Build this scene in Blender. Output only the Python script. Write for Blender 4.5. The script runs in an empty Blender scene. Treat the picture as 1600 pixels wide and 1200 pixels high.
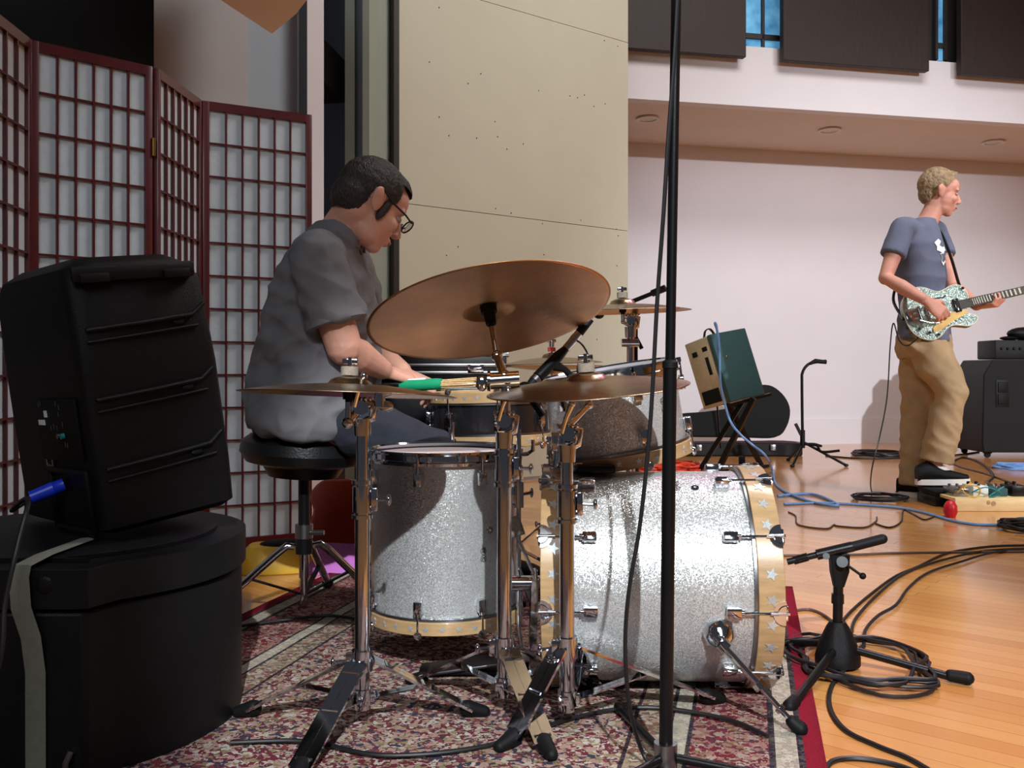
import bpy, bmesh, math, random
from mathutils import Vector, Matrix, Euler, noise
from mathutils.bvhtree import BVHTree
V = Vector
PI = math.pi
random.seed(7)
SC = bpy.context.scene
COL = SC.collection

# ------------------------------------------------------------------ camera
EYE, FPX = 0.70, 1450.0
cam_d = bpy.data.cameras.new('camera'); cam = bpy.data.objects.new('camera', cam_d); COL.objects.link(cam)
cam.location = (0, 0, EYE); cam.rotation_euler = (PI/2, 0, 0)
cam_d.sensor_width = 36; cam_d.lens = 36*FPX/1600; cam_d.shift_y = -20/1600
cam_d.clip_start = .05; cam_d.clip_end = 60
SC.camera = cam

# ------------------------------------------------------------------ world, lights, exposure
w = bpy.data.worlds.new('world'); SC.world = w; w.use_nodes = True
bg = w.node_tree.nodes['Background']; bg.inputs[0].default_value = (.80, .84, 1, 1); bg.inputs[1].default_value = .05
vs = SC.view_settings; vs.view_transform = 'Standard'; vs.look = 'None'; vs.gamma = 1; vs.use_curve_mapping = False
vs.exposure = 0.0

def aim(o, tgt):
    o.rotation_euler = (V(tgt)-o.location).to_track_quat('-Z', 'Y').to_euler()
def spot(name, loc, tgt, watts, size, col=(1, 1, 1), radius=.06, blend=.3):
    d = bpy.data.lights.new(name, 'SPOT'); o = bpy.data.objects.new(name, d); COL.objects.link(o)
    o.location = loc; aim(o, tgt); d.energy = watts; d.spot_size = math.radians(size); d.spot_blend = blend
    d.color = col; d.shadow_soft_size = radius; return o
def area(name, loc, tgt, watts, sx, sy, col=(1, 1, 1)):
    d = bpy.data.lights.new(name, 'AREA'); o = bpy.data.objects.new(name, d); COL.objects.link(o)
    o.location = loc; aim(o, tgt); d.energy = watts; d.shape = 'RECTANGLE'; d.size = sx; d.size_y = sy; d.color = col
    return o
spot('stage_spot_key', (.75, -4.2, 4.65), (.42, 2.0, .30), 3100, 17.5, (.92, .97, 1), .05, .30)
spot('stage_spot_back', (6.6, -2.6, 3.7), (3.1, 8.2, .15), 3300, 38, (.95, .96, 1), .08, .9)
area('stage_warm', (2.6, 3.6, 5.2), (2.4, 5.2, 0), 175, 2.4, 1.6, (1, .96, .92))
spot('stage_magenta', (2.6, 5.6, 4.9), (.45, 2.2, .45), 260, 20, (1, .35, .70), .06, .4)
area('house_fill', (-.6, -1.8, 3.6), (-.3, 3.2, 1.0), 62, 2.4, 1.6, (.92, .98, 1))
spot('added_wall_fill', (4.8, 1.5, 4.8), (8.2, 2.2, 1.2), 330, 95, (1, .86, .66), .2, .8)  # added lamp, brightens the out-of-view right wall that the chrome mirrors

# ------------------------------------------------------------------ materials
def lin(c): return tuple((x/255/12.92 if x/255 <= .04045 else ((x/255+.055)/1.055)**2.4) for x in c)
MATS = {}
def mat(name, rgb, rough=.5, metal=0, var=.12, nscale=25, bump=0, bscale=200, coat=0, spec=None, emit=0, rgb2=None, trans=0, stretch=None):
    if name in MATS: return MATS[name]
    m = bpy.data.materials.new(name); m.use_nodes = True; nt = m.node_tree; n = nt.nodes; l = nt.links
    b = n['Principled BSDF']; c = lin(rgb)
    tc = n.new('ShaderNodeTexCoord'); co = tc.outputs['Object']
    if stretch:
        mp = n.new('ShaderNodeMapping'); mp.inputs['Scale'].default_value = stretch; l.new(co, mp.inputs[0]); co = mp.outputs[0]
    nz = n.new('ShaderNodeTexNoise'); nz.inputs['Scale'].default_value = nscale; nz.inputs['Detail'].default_value = 4
    l.new(co, nz.inputs['Vector'])
    r = n.new('ShaderNodeValToRGB'); e = r.color_ramp.elements
    e[0].position = .3; e[1].position = .7
    c2 = lin(rgb2) if rgb2 else tuple(min(1, x*(1+var)) for x in c)
    c1 = tuple(x*(1-var) for x in c)
    e[0].color = (*c1, 1); e[1].color = (*c2, 1)
    l.new(nz.outputs['Fac'], r.inputs[0]); l.new(r.outputs[0], b.inputs['Base Color'])
    b.inputs['Roughness'].default_value = rough; b.inputs['Metallic'].default_value = metal
    b.inputs['Coat Weight'].default_value = coat; b.inputs['Coat Roughness'].default_value = .08
    if spec is not None: b.inputs['Specular IOR Level'].default_value = spec
    if trans: b.inputs['Transmission Weight'].default_value = trans
    if emit: l.new(r.outputs[0], b.inputs['Emission Color']); b.inputs['Emission Strength'].default_value = emit
    if bump:
        nb = n.new('ShaderNodeTexNoise'); nb.inputs['Scale'].default_value = bscale; nb.inputs['Detail'].default_value = 3
        l.new(co, nb.inputs['Vector'])
        bp = n.new('ShaderNodeBump'); bp.inputs['Strength'].default_value = bump; bp.inputs['Distance'].default_value = .01
        l.new(nb.outputs['Fac'], bp.inputs['Height']); l.new(bp.outputs[0], b.inputs['Normal'])
    MATS[name] = m; return m

M = {}
M['chrome'] = mat('chrome', (214, 216, 222), .07, 1, .03)
M['steel'] = mat('dull_steel', (150, 152, 156), .3, 1, .08)
M['bronze_top'] = mat('cymbal_bronze', (168, 142, 112), .27, 1, .12, 9, .05, 90)
M['bronze_dark'] = mat('cymbal_bronze_aged', (168, 124, 82), .40, 1, .35, 5, .06, 60)
M['black_metal'] = mat('black_powder_coat', (13, 13, 15), .32, 0, .1, 40, .05, 400, spec=.3)
M['black_plastic'] = mat('black_moulded_plastic', (12, 12, 14), .45, 0, .15, 30, .25, 600, spec=.2)
M['case_plastic'] = mat('black_case_plastic', (19, 20, 22), .45, 0, .15, 12, .2, 350, spec=.22)
M['rubber'] = mat('black_rubber', (14, 14, 15), .6, 0, .1, spec=.2)
M['leather'] = mat('black_vinyl', (18, 20, 21), .32, 0, .1, 20, .1, 150)
M['cable'] = mat('black_cable', (20, 19, 22), .45, 0, .1)
M['cable_grey'] = mat('brown_grey_cable', (88, 70, 66), .5)
M['cable_blue'] = mat('light_blue_cable', (112, 156, 216), .45)
M['cable_red'] = mat('orange_red_cable', (226, 70, 42), .5)
M['felt'] = mat('grey_felt', (142, 132, 120), .95, 0, .2, 200, .3, 500)
M['felt_red'] = mat('red_felt', (176, 50, 54), .95, 0, .2, 200)
M['wood_hoop'] = mat('maple_hoop', (174, 142, 102), .32, 0, .16, 18, .02, 80, .5, stretch=(1, 1, 6))
M['star'] = mat('silver_star_inlay', (196, 202, 206), .3, .6, .15, 300)
M['emblem'] = mat('dark_emblem_line', (64, 60, 62), .5)
M['skin_d'] = mat('drummer_skin', (204, 150, 130), .5, 0, .10, 14, .05, 200, spec=.3)
M['skin_g'] = mat('guitarist_skin', (206, 148, 130), .5, 0, .10, 14, .04, 200, spec=.3)
M['hair_dark'] = mat('dark_brown_hair', (38, 27, 24), .55, 0, .45, 60, .6, 260, stretch=(1, 1, .35))
M['hair_blond'] = mat('dark_blond_hair', (142, 118, 88), .55, 0, .4, 60, .6, 240, stretch=(1, 1, .35))
M['shirt_d'] = mat('grey_cotton_shirt', (106, 104, 108), .85, 0, .10, 10, .12, 500)
M['collar_in'] = mat('black_undershirt', (16, 16, 18), .9)
M['jeans'] = mat('dark_blue_jeans', (27, 31, 42), .85, 0, .2, 30, .25, 700)
M['tshirt'] = mat('slate_blue_cotton', (96, 102, 124), .9, 0, .08, 14, .1, 500)
M['print'] = mat('white_print_ink', (240, 240, 244), .7, 0, .05)
M['khaki'] = mat('khaki_twill', (176, 150, 114), .85, 0, .1, 16, .2, 600)
M['white_rubber'] = mat('white_rubber_sole', (232, 228, 222), .5, 0, .05)
M['white_paint'] = mat('white_marking', (220, 226, 226), .5)
M['red_wood'] = mat('dark_red_lacquer', (84, 15, 21), .4, 0, .18, 20, 0, 100, .4)
M['paper'] = mat('rice_paper', (204, 214, 222), .9, 0, .04, 30, .15, 60)
M['brass'] = mat('brass', (150, 116, 60), .35, 1)
M['cream_wall'] = mat('cream_shell_panel', (200, 197, 178), .7, 0, .02, 4, .02, 60)
M['white_wall'] = mat('white_wall_paint', (222, 218, 223), .75, 0, .015, 3, .02, 80)
M['grey_wall'] = mat('grey_white_wall_paint', (184, 184, 188), .8, 0, .02, 3)
M['blue_grey'] = mat('blue_grey_wall_paint', (160, 172, 184), .8, 0, .02, 3)
M['tan_wall'] = mat('tan_bulkhead_paint', (240, 216, 194), .8, 0, .03, 3)
M['soffit'] = mat('peach_soffit_paint', (216, 200, 186), .8, 0, .02, 3)
M['slate'] = mat('slate_grey_door_paint', (104, 112, 122), .55, 0, .04, 5)
M['green_grey'] = mat('green_grey_trim_paint', (150, 160, 148), .6, 0, .04, 5)
M['dark_trim'] = mat('dark_brown_trim', (44, 38, 36), .6)
M['black_drape'] = mat('black_drape_cloth', (16, 17, 19), .95, 0, .2, 6)
M['dark_wood'] = mat('dark_walnut_panel', (38, 25, 22), .6, 0, .3, 14, .1, 60, stretch=(8, 8, .6))
M['glass_blue'] = mat('blue_lit_window', (60, 130, 190), .2, 0, .25, 6, emit=.55, rgb2=(120, 190, 225))
M['lamp_off'] = mat('recessed_lamp_lens', (206, 200, 170), .5)
M['yellow'] = mat('yellow_plastic', (220, 176, 48), .5, 0, .12, 18)
M['purple'] = mat('purple_paper', (190, 110, 190), .7, 0, .05)
M['redbrown'] = mat('red_brown_lacquer', (150, 52, 28), .18, 0, .2, 8, coat=.7)
M['green_tolex'] = mat('dark_green_tolex', (44, 84, 88), .7, 0, .12, 60, .3, 700)
M['tan_tolex'] = mat('cream_tolex', (190, 178, 148), .7, 0, .1, 60, .2, 600)
M['pine'] = mat('pale_pine', (232, 204, 150), .5, 0, .1, 14, stretch=(1, 6, 6))
M['red_plastic'] = mat('red_plastic', (210, 24, 44), .4)
M['blue_plastic'] = mat('bright_blue_plastic', (30, 62, 226), .35)
M['green_grip'] = mat('green_grip_wrap', (20, 150, 104), .5, 0, .1)
M['rods'] = mat('birch_rods', (214, 180, 130), .6, 0, .18, 120)
M['head_white'] = mat('coated_drumhead', (206, 200, 196), .6, 0, .06, 12)
M['black_shell'] = mat('black_lacquer_shell', (26, 24, 26), .2, 0, .1, coat=.5)
M['gold'] = mat('gold_pickguard', (206, 168, 104), .35, .5)
M['cream_neck'] = mat('pearloid_cream', (214, 214, 190), .35)
M['ebony'] = mat('dark_fretboard', (44, 40, 36), .5)
M['strap_tape'] = mat('grey_web_strap', (122, 124, 112), .8, 0, .08, 80, .2, 500)
M['glass'] = mat('spectacle_glass', (235, 240, 242), .03, 0, .0, trans=1)
M['lips'] = mat('lip_skin', (168, 92, 88), .5)
M['eye_white'] = mat('eye_white', (170, 150, 142), .3)
M['teal'] = mat('teal_wire', (20, 130, 130), .5)

def sparkle(name, rgb, scale, rough, amt):
    m = bpy.data.materials.new(name); m.use_nodes = True; n = m.node_tree.nodes; l = m.node_tree.links
    b = n['Principled BSDF']; b.inputs['Metallic'].default_value = .55; b.inputs['Roughness'].default_value = rough
    b.inputs['Coat Weight'].default_value = .35; b.inputs['Coat Roughness'].default_value = .12
    tc = n.new('ShaderNodeTexCoord'); vo = n.new('ShaderNodeTexVoronoi'); vo.inputs['Scale'].default_value = scale
    l.new(tc.outputs['Object'], vo.inputs['Vector'])
    s = n.new('ShaderNodeVectorMath'); s.operation = 'SUBTRACT'; s.inputs[1].default_value = (.5, .5, .5); l.new(vo.outputs['Color'], s.inputs[0])
    k = n.new('ShaderNodeVectorMath'); k.operation = 'SCALE'; k.inputs['Scale'].default_value = amt; l.new(s.outputs[0], k.inputs[0])
    g = n.new('ShaderNodeNewGeometry'); a = n.new('ShaderNodeVectorMath'); a.operation = 'ADD'
    l.new(g.outputs['Normal'], a.inputs[0]); l.new(k.outputs[0], a.inputs[1])
    nn = n.new('ShaderNodeVectorMath'); nn.operation = 'NORMALIZE'; l.new(a.outputs[0], nn.inputs[0]); l.new(nn.outputs[0], b.inputs['Normal'])
    r = n.new('ShaderNodeValToRGB'); c = lin(rgb); r.color_ramp.elements[0].color = (*[x*.7 for x in c], 1); r.color_ramp.elements[1].color = (*[min(1, x*1.25) for x in c], 1)
    sp = n.new('ShaderNodeSeparateColor'); l.new(vo.outputs['Color'], sp.inputs[0]); l.new(sp.outputs[0], r.inputs[0]); l.new(r.outputs[0], b.inputs['Base Color'])
    return m
M['sparkle'] = sparkle('silver_sparkle_wrap', (206, 208, 208), 600, .30, .45)
M['sparkle_g'] = sparkle('silver_green_sparkle', (150, 166, 158), 260, .4, .6)

def floor_material():
    m = bpy.data.materials.new('maple_strip_floor'); m.use_nodes = True; n = m.node_tree.nodes; l = m.node_tree.links
    b = n['Principled BSDF']; tc = n.new('ShaderNodeTexCoord'); mp = n.new('ShaderNodeMapping')
    mp.inputs['Rotation'].default_value = (0, 0, math.radians(40)); l.new(tc.outputs['Object'], mp.inputs[0])
    br = n.new('ShaderNodeTexBrick'); br.inputs['Scale'].default_value = 1; br.offset = .37
    br.inputs['Brick Width'].default_value = .9; br.inputs['Row Height'].default_value = .057; br.inputs['Mortar Size'].default_value = .0008
    br.inputs['Color1'].default_value = (*lin((222, 158, 92)), 1); br.inputs['Color2'].default_value = (*lin((204, 134, 70)), 1)
    br.inputs['Mortar'].default_value = (*lin((150, 92, 46)), 1); br.inputs['Bias'].default_value = -.1
    l.new(mp.outputs[0], br.inputs['Vector'])
    m2 = n.new('ShaderNodeMapping'); m2.inputs['Scale'].default_value = (1.5, 30, 1); l.new(mp.outputs[0], m2.inputs[0])
    nz = n.new('ShaderNodeTexNoise'); nz.inputs['Scale'].default_value = 2.5; nz.inputs['Detail'].default_value = 5; l.new(m2.outputs[0], nz.inputs['Vector'])
    mx = n.new('ShaderNodeMix'); mx.data_type = 'RGBA'; mx.blend_type = 'MULTIPLY'; mx.inputs[0].default_value = .35
    l.new(br.outputs['Color'], mx.inputs[6]); rr = n.new('ShaderNodeValToRGB'); rr.color_ramp.elements[0].color = (.55, .5, .45, 1); rr.color_ramp.elements[1].color = (1, 1, 1, 1)
    l.new(nz.outputs['Fac'], rr.inputs[0]); l.new(rr.outputs[0], mx.inputs[7]); l.new(mx.outputs[2], b.inputs['Base Color'])
    b.inputs['Roughness'].default_value = .22; b.inputs['Coat Weight'].default_value = .45; b.inputs['Coat Roughness'].default_value = .1
    return m
M['floor'] = floor_material()
M['hall_wood'] = mat('warm_hall_panelling', (206, 138, 74), .4, 0, .15, 3, stretch=(1, 1, .3))

def rug_material(hw, hl):
    m = bpy.data.materials.new('persian_rug_pile'); m.use_nodes = True; nt = m.node_tree; n = nt.nodes; l = nt.links
    b = n['Principled BSDF']; b.inputs['Roughness'].default_value = .95; b.inputs['Specular IOR Level'].default_value = .1
    tc = n.new('ShaderNodeTexCoord'); sx = n.new('ShaderNodeSeparateXYZ'); l.new(tc.outputs['Object'], sx.inputs[0])
    def mth(op, a, b_=None):
        q = n.new('ShaderNodeMath'); q.operation = op
        for i, v in enumerate((a, b_)):
            if v is None: continue
            if isinstance(v, (int, float)): q.inputs[i].default_value = v
            else: l.new(v, q.inputs[i])
        return q.outputs[0]
    ax = mth('ABSOLUTE', sx.outputs[0]); ay = mth('ABSOLUTE', sx.outputs[1])
    edge = mth('MINIMUM', mth('SUBTRACT', hw, ax), mth('SUBTRACT', hl, ay))
    # mirrored coordinates make the motifs symmetrical
    cb = n.new('ShaderNodeCombineXYZ'); l.new(ax, cb.inputs[0]); l.new(ay, cb.inputs[1])
    vo = n.new('ShaderNodeTexVoronoi'); vo.inputs['Scale'].default_value = 84; l.new(cb.outputs[0], vo.inputs['Vector'])
    sp = n.new('ShaderNodeSeparateColor'); l.new(vo.outputs['Color'], sp.inputs[0])
    pal = n.new('ShaderNodeValToRGB'); pal.color_ramp.interpolation = 'CONSTANT'
    cols = [(0, (104, 44, 54)), (.18, (176, 164, 148)), (.38, (126, 62, 66)), (.48, (58, 58, 74)), (.60, (166, 134, 124)), (.74, (134, 122, 90)), (.82, (98, 50, 60)), (.90, (182, 176, 164))]
    e = pal.color_ramp.elements
    e[0].color = (*lin(cols[0][1]), 1); e[1].position = cols[1][0]; e[1].color = (*lin(cols[1][1]), 1)
    for p, c in cols[2:]:
        q = e.new(p); q.color = (*lin(c), 1)
    # bend the palette choice by large bands so fields differ
    wv = n.new('ShaderNodeTexWave'); wv.wave_type = 'RINGS'; wv.inputs['Scale'].default_value = 1.6; wv.inputs['Distortion'].default_value = 3; wv.inputs['Detail Scale'].default_value = 3
    l.new(cb.outputs[0], wv.inputs['Vector'])
    nz = n.new('ShaderNodeTexNoise'); nz.inputs['Scale'].default_value = 80; nz.inputs['Detail'].default_value = 4; l.new(cb.outputs[0], nz.inputs['Vector'])
    f = mth('FRACT', mth('ADD', mth('ADD', mth('MULTIPLY', sp.outputs[0], .62), mth('MULTIPLY', wv.outputs['Fac'], .4)), mth('MULTIPLY', nz.outputs['Fac'], .5)))
    l.new(f, pal.inputs[0])
    # border bands by distance to edge
    band = n.new('ShaderNodeValToRGB'); band.color_ramp.interpolation = 'CONSTANT'; e = band.color_ramp.elements
    bl = [(0, (132, 26, 44), 1), (.035, (30, 34, 44), .85), (.045, (190, 186, 168), .55), (.085, (34, 38, 46), .85), (.095, (120, 26, 36), .35), (.235, (34, 38, 46), .85), (.245, (190, 186, 168), .55), (.275, (34, 38, 46), .85), (.285, (150, 140, 110), .25), (.345, (40, 30, 40), .9), (.352, (90, 30, 40), .0)]
    e[0].color = (*lin(bl[0][1]), bl[0][2]); e[1].position = bl[1][0]; e[1].color = (*lin(bl[1][1]), bl[1][2])
    for p, c, a in bl[2:]:
        q = e.new(p); q.color = (*lin(c), a)
    l.new(edge, band.inputs[0])
    mx = n.new('ShaderNodeMix'); mx.data_type = 'RGBA'; l.new(band.outputs['Alpha'], mx.inputs[0]); l.new(pal.outputs[0], mx.inputs[6]); l.new(band.outputs['Color'], mx.inputs[7])
    l.new(mx.outputs[2], b.inputs['Base Color'])
    n3 = n.new('ShaderNodeTexNoise'); n3.inputs['Scale'].default_value = 350; l.new(tc.outputs['Object'], n3.inputs['Vector'])
    bp = n.new('ShaderNodeBump'); bp.inputs['Strength'].default_value = .7; bp.inputs['Distance'].default_value = .006
    l.new(n3.outputs['Fac'], bp.inputs['Height']); l.new(bp.outputs[0], b.inputs['Normal'])
    return m

# ------------------------------------------------------------------ geometry helpers
def P(px, py, d): return V(((px-800)/FPX*d, d, EYE-(py-580)/FPX*d))   # a point d metres ahead of the camera
def F(px, py, z=0.0):                                                   # a point on the floor (height z)
    d = (EYE-z)*FPX/(py-580); return V(((px-800)/FPX*d, d, z))
def frame(axis, ref=(0, 0, 1)):
    z = V(axis).normalized(); r = V(ref)
    if abs(z.dot(r)) > .99: r = V((0, 1, 0)) if abs(z.y) < .9 else V((1, 0, 0))
    x = r.cross(z).normalized(); y = z.cross(x)
    return Matrix((x, y, z)).transposed()
def place(o, axis, ref=(0, 0, 1)):
    return Matrix.Translation(V(o)) @ frame(axis, ref).to_4x4()

class MB:
    """collects shapes in one bmesh; M is the local frame of what is added"""
    def __init__(s, M=None): s.bm = bmesh.new(); s.M = M or Matrix.Identity(4); s.mi = 0
    def _f(s, vs_):
        try:
            f = s.bm.faces.new(vs_); f.material_index = s.mi; f.smooth = True; return f
        except ValueError: return None
    def vert(s, p): return s.bm.verts.new(s.M @ V(p))
    def ring(s, c, u, v, n, k=2.0):
        out = []
        for i in range(n):
            a = 2*PI*i/n; ca, sa = math.cos(a), math.sin(a)
            if k != 2: ca = math.copysign(abs(ca)**(2/k), ca); sa = math.copysign(abs(sa)**(2/k), sa)
            out.append(s.vert(V(c)+V(u)*ca+V(v)*sa))
        return out
    def loft(s, secs, n=16, k=2.0, cap=True):
        rs = [s.ring(c, u, v, n, k) for c, u, v in secs]
        for a, b in zip(rs, rs[1:]):
            for i in range(n): s._f((a[i], a[(i+1) % n], b[(i+1) % n], b[i]))
        if cap:
            for r, rev in ((rs[0], True), (rs[-1], False)): s._f(list(reversed(r)) if rev else r)
        return s
    def tube(s, pts, r, n=10, cap=True, flat=None):
        pts = [V(p) for p in pts]; rr = r if isinstance(r, (list, tuple)) else [r]*len(pts)
        t0 = (pts[1]-pts[0]).normalized(); m = frame(t0); x = m.col[0].copy(); secs = []
        for i, p in enumerate(pts):
            t = (pts[min(i+1, len(pts)-1)]-pts[max(i-1, 0)]).normalized()
            x = (x-t*x.dot(t)); x = x.normalized() if x.length > 1e-6 else frame(t).col[0]
            y = t.cross(x); secs.append((p, x*rr[i], y*rr[i]*(flat or 1)))
        return s.loft(secs, n, 2, cap)
    def cyl(s, a, b, r0, r1=None, n=20): return s.tube([a, b], [r0, r0 if r1 is None else r1], n)
    def limb(s, pts, rr, n=14):
        pts = [V(p) for p in pts]; s.tube(pts, rr, n)
        for p, r in zip(pts, rr): s.ell(p, (r, r, r), n=12)
        return s
    def lathe(s, prof, n=32, closed=False):
        rs = []
        for r, z in prof:
            rs.append([s.vert((0, 0, z))] if r < 1e-6 else s.ring((0, 0, z), (r, 0, 0), (0, r, 0), n))
        pr = list(zip(rs, rs[1:]))+([(rs[-1], rs[0])] if closed else [])
        for a, b in pr:
            for i in range(n):
                j = (i+1) % n
                if len(a) == 1 and len(b) == 1: continue
                if len(a) == 1: s._f((a[0], b[j], b[i]))
                elif len(b) == 1: s._f((a[i], a[j], b[0]))
                else: s._f((a[i], a[j], b[j], b[i]))
        return s
    def box(s, c, size, R=None, bev=0.0, seg=2):
        t = bmesh.new(); bmesh.ops.create_cube(t, size=1)
        bmesh.ops.scale(t, vec=V(size), verts=t.verts)
        if bev: bmesh.ops.bevel(t, geom=t.edges[:], offset=bev, segments=seg, affect='EDGES', profile=.5)
        m = Matrix.Translation(V(c)) @ ((R.to_4x4() if R else Matrix.Identity(4)))
        return s.take(t, m, smooth=bool(bev))
    def take(s, t, m=None, smooth=True):
        mm = s.M @ (m or Matrix.Identity(4)); mp = {}
        for v in t.verts: mp[v.index] = s.bm.verts.new(mm @ v.co)
        t.faces.ensure_lookup_table()
        for f in t.faces:
            q = s._f([mp[v.index] for v in f.verts])
            if q: q.smooth = smooth
        t.free(); return s
    def ell(s, c, r, R=None, n=16):
        t = bmesh.new(); bmesh.ops.create_uvsphere(t, u_segments=n, v_segments=max(6, n//2), radius=1)
        t.verts.index_update()
        m = Matrix.Translation(V(c)) @ (R.to_4x4() if R else Matrix.Identity(4)) @ Matrix.Diagonal((*r, 1))
        return s.take(t, m)
    def bar(s, a, b, w, h, ref=(0, 0, 1), bev=0):
        a, b = V(a), V(b); m = frame(b-a, ref)
        return s.box((a+b)/2, (w, h, (b-a).length), m, bev)
    def prism(s, pts, h, z0=0.0, smooth=False):
        lo = [s.vert((x, y, z0)) for x, y in pts]; hi = [s.vert((x, y, z0+h)) for x, y in pts]; n = len(pts)
        fs = [s._f(list(reversed(lo))), s._f(hi)]
        for i in range(n):
            q = s._f((lo[i], lo[(i+1) % n], hi[(i+1) % n], hi[i]))
            if q: q.smooth = smooth
        for f in fs:
            if f: f.smooth = False
        return s
    def mesh(s, name):
        bmesh.ops.recalc_face_normals(s.bm, faces=s.bm.faces[:])
        me = bpy.data.meshes.new(name); s.bm.to_mesh(me); s.bm.free(); return me

ORG = {}
def thing(name, label, cat, loc=(0, 0, 0), group=None):
    o = bpy.data.objects.new(name, None); COL.objects.link(o); o.location = loc; o.empty_display_size = .1
    o['label'] = label; o['category'] = cat
    if group: o['group'] = group
    ORG[o.name] = V(loc); return o
def obj(name, mb, mats, parent=None, label=None, me=None, bevel=0, edge=True):
    me = me or mb.mesh(name)
    for m in (mats if isinstance(mats, (list, tuple)) else [mats]): me.materials.append(m)
    o = bpy.data.objects.new(name, me); COL.objects.link(o)
    if parent:
        org = ORG[parent.name]; me.transform(Matrix.Translation(-org)); o.parent = parent; ORG[o.name] = org
    else: ORG[o.name] = V((0, 0, 0))
    if edge and len(me.polygons):
        try: me.set_sharp_from_angle(angle=math.radians(38))
        except Exception: pass
    if bevel:
        b = o.modifiers.new('bevel', 'BEVEL'); b.width = bevel; b.segments = 2; b.limit_method = 'ANGLE'; b.angle_limit = math.radians(40)
    if label: o['label'] = label
    return o
def base(o, loc):
    """give a one-mesh thing an origin at its base"""
    o.data.transform(Matrix.Translation(-V(loc))); o.location = loc; ORG[o.name] = V(loc); return o
def tag(o, label, cat, group=None):
    o['label'] = label; o['category'] = cat
    if group: o['group'] = group
    return o
def struct(name, mb, mats, bevel=0, parent=None):
    o = obj(name, mb, mats, parent, bevel=bevel); o['kind'] = 'structure'; return o
def spline(pts, sub=8):
    pts = [V(p) for p in pts]; out = []
    for i in range(len(pts)-1):
        p0, p1, p2, p3 = pts[max(i-1, 0)], pts[i], pts[i+1], pts[min(i+2, len(pts)-1)]
        for k in range(sub):
            t = k/sub
            out.append(.5*((2*p1)+(p2-p0)*t+(2*p0-5*p1+4*p2-p3)*t*t+(3*p1-p0-3*p2+p3)*t**3))
    return out+[pts[-1]]
def remeshed(mb, vox, smooth=4, name='body'):
    me = mb.mesh(name+'_raw'); o = bpy.data.objects.new('tmp_'+name, me); COL.objects.link(o)
    r = o.modifiers.new('r', 'REMESH'); r.mode = 'VOXEL'; r.voxel_size = vox; r.use_smooth_shade = True
    if smooth:
        sm = o.modifiers.new('s', 'SMOOTH'); sm.factor = .5; sm.iterations = smooth
    dg = bpy.context.evaluated_depsgraph_get(); out = bpy.data.meshes.new_from_object(o.evaluated_get(dg))
    bpy.data.objects.remove(o); bpy.data.meshes.remove(me); out.name = name; return out
def wrinkle(me, amp, freq, stretch=(1, 1, 1), seed=0):
    def fn(c):
        q = V((c.x*stretch[0], c.y*stretch[1], c.z*stretch[2]))*freq+V((seed, seed*1.7, 0))
        return amp*((1-abs(noise.noise(q))*2.2)*.8+noise.noise(q*2.3)*.5)
    displace(me, fn)
def displace(me, fn):
    ns = [v.normal.copy() for v in me.vertices]; cs = [v.co.copy() for v in me.vertices]; flat = []
    for c, n in zip(cs, ns): flat += list(c+n*fn(c))
    me.vertices.foreach_set('co', flat); me.update()
def cut(me, fn):
    """drop faces whose centre fn() rejects"""
    bm = bmesh.new(); bm.from_mesh(me)
    bmesh.ops.delete(bm, geom=[f for f in bm.faces if not fn(f.calc_center_median())], context='FACES')
    bm.to_mesh(me); bm.free()
# ================================================================== SETTING
mb = MB(); mb.box((2.5, 5.5, -.03), (15, 14, .06)); struct('floor', mb, M['floor'])

WN = V((-.2101, .9777)); WD = V((.9777, .2101)); WC = WN.dot(V((3.34, 8.98)))
def onw(px, c, z=0):                    # point on a plane parallel to the back wall
    a = (px-800)/FPX; d = c/(WN.x*a+WN.y); return V((a*d, d, z))
def wbox(mb, px0, px1, c, z0, z1, th):
    a, b = onw(px0, c), onw(px1, c); R = Matrix(((WD.x, WN.x, 0), (WD.y, WN.y, 0), (0, 0, 1)))
    mid = (a+b)/2+V((WN.x, WN.y, 0))*th/2; mid.z = (z0+z1)/2
    mb.box(mid, ((b-a).length, th, z1-z0), R)
mb = MB(); wbox(mb, 700, 1900, WC, 0, 2.9, .12); struct('wall_back', mb, M['white_wall'])
mb = MB(); wbox(mb, 700, 1900, WC-.02, .0, .24, .018); struct('baseboard_back', mb, M['white_wall'])
mb = MB(); a, b = onw(700, WC-1.33), onw(1900, WC-1.33); n3 = V((WN.x, WN.y, 0))
R = Matrix(((WD.x, WN.x, 0), (WD.y, WN.y, 0), (0, 0, 1)))
mb.box((a+b)/2+n3*.70+V((0, 0, 2.84)), ((b-a).length+1, 1.34, .10), R); struct('ceiling', mb, M['soffit'])
mb = MB(); wbox(mb, 700, 1900, WC-1.35, 2.78, 3.25, .10); struct('wall_upper', mb, M['white_wall'])
mb = MB(); wbox(mb, 700, 1900, WC-1.20, 3.25, 5.2, .08); struct('wall_gallery', mb, M['dark_trim'])
def window(nm, x0, x1, bars, z0):
    mb = MB(); wbox(mb, x0, x1, WC-1.235, z0, 5.0, .02); wo = struct(nm, mb, M['glass_blue'])
    mb = MB()
    for bx in bars: wbox(mb, bx-2, bx+2, WC-1.26, z0, 5.0, .03)
    wbox(mb, x0, x1, WC-1.26, z0+.10, z0+.14, .03); wbox(mb, x0-4, x0, WC-1.26, z0, 5, .03); wbox(mb, x1, x1+4, WC-1.26, z0, 5, .03)
    f = obj('window_frame', mb, M['dark_trim'], wo)
    return wo
window('window_1', 1160, 1232, (1193,), 3.25)
window('window_2', 1466, 1476, (), 3.30)
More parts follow.
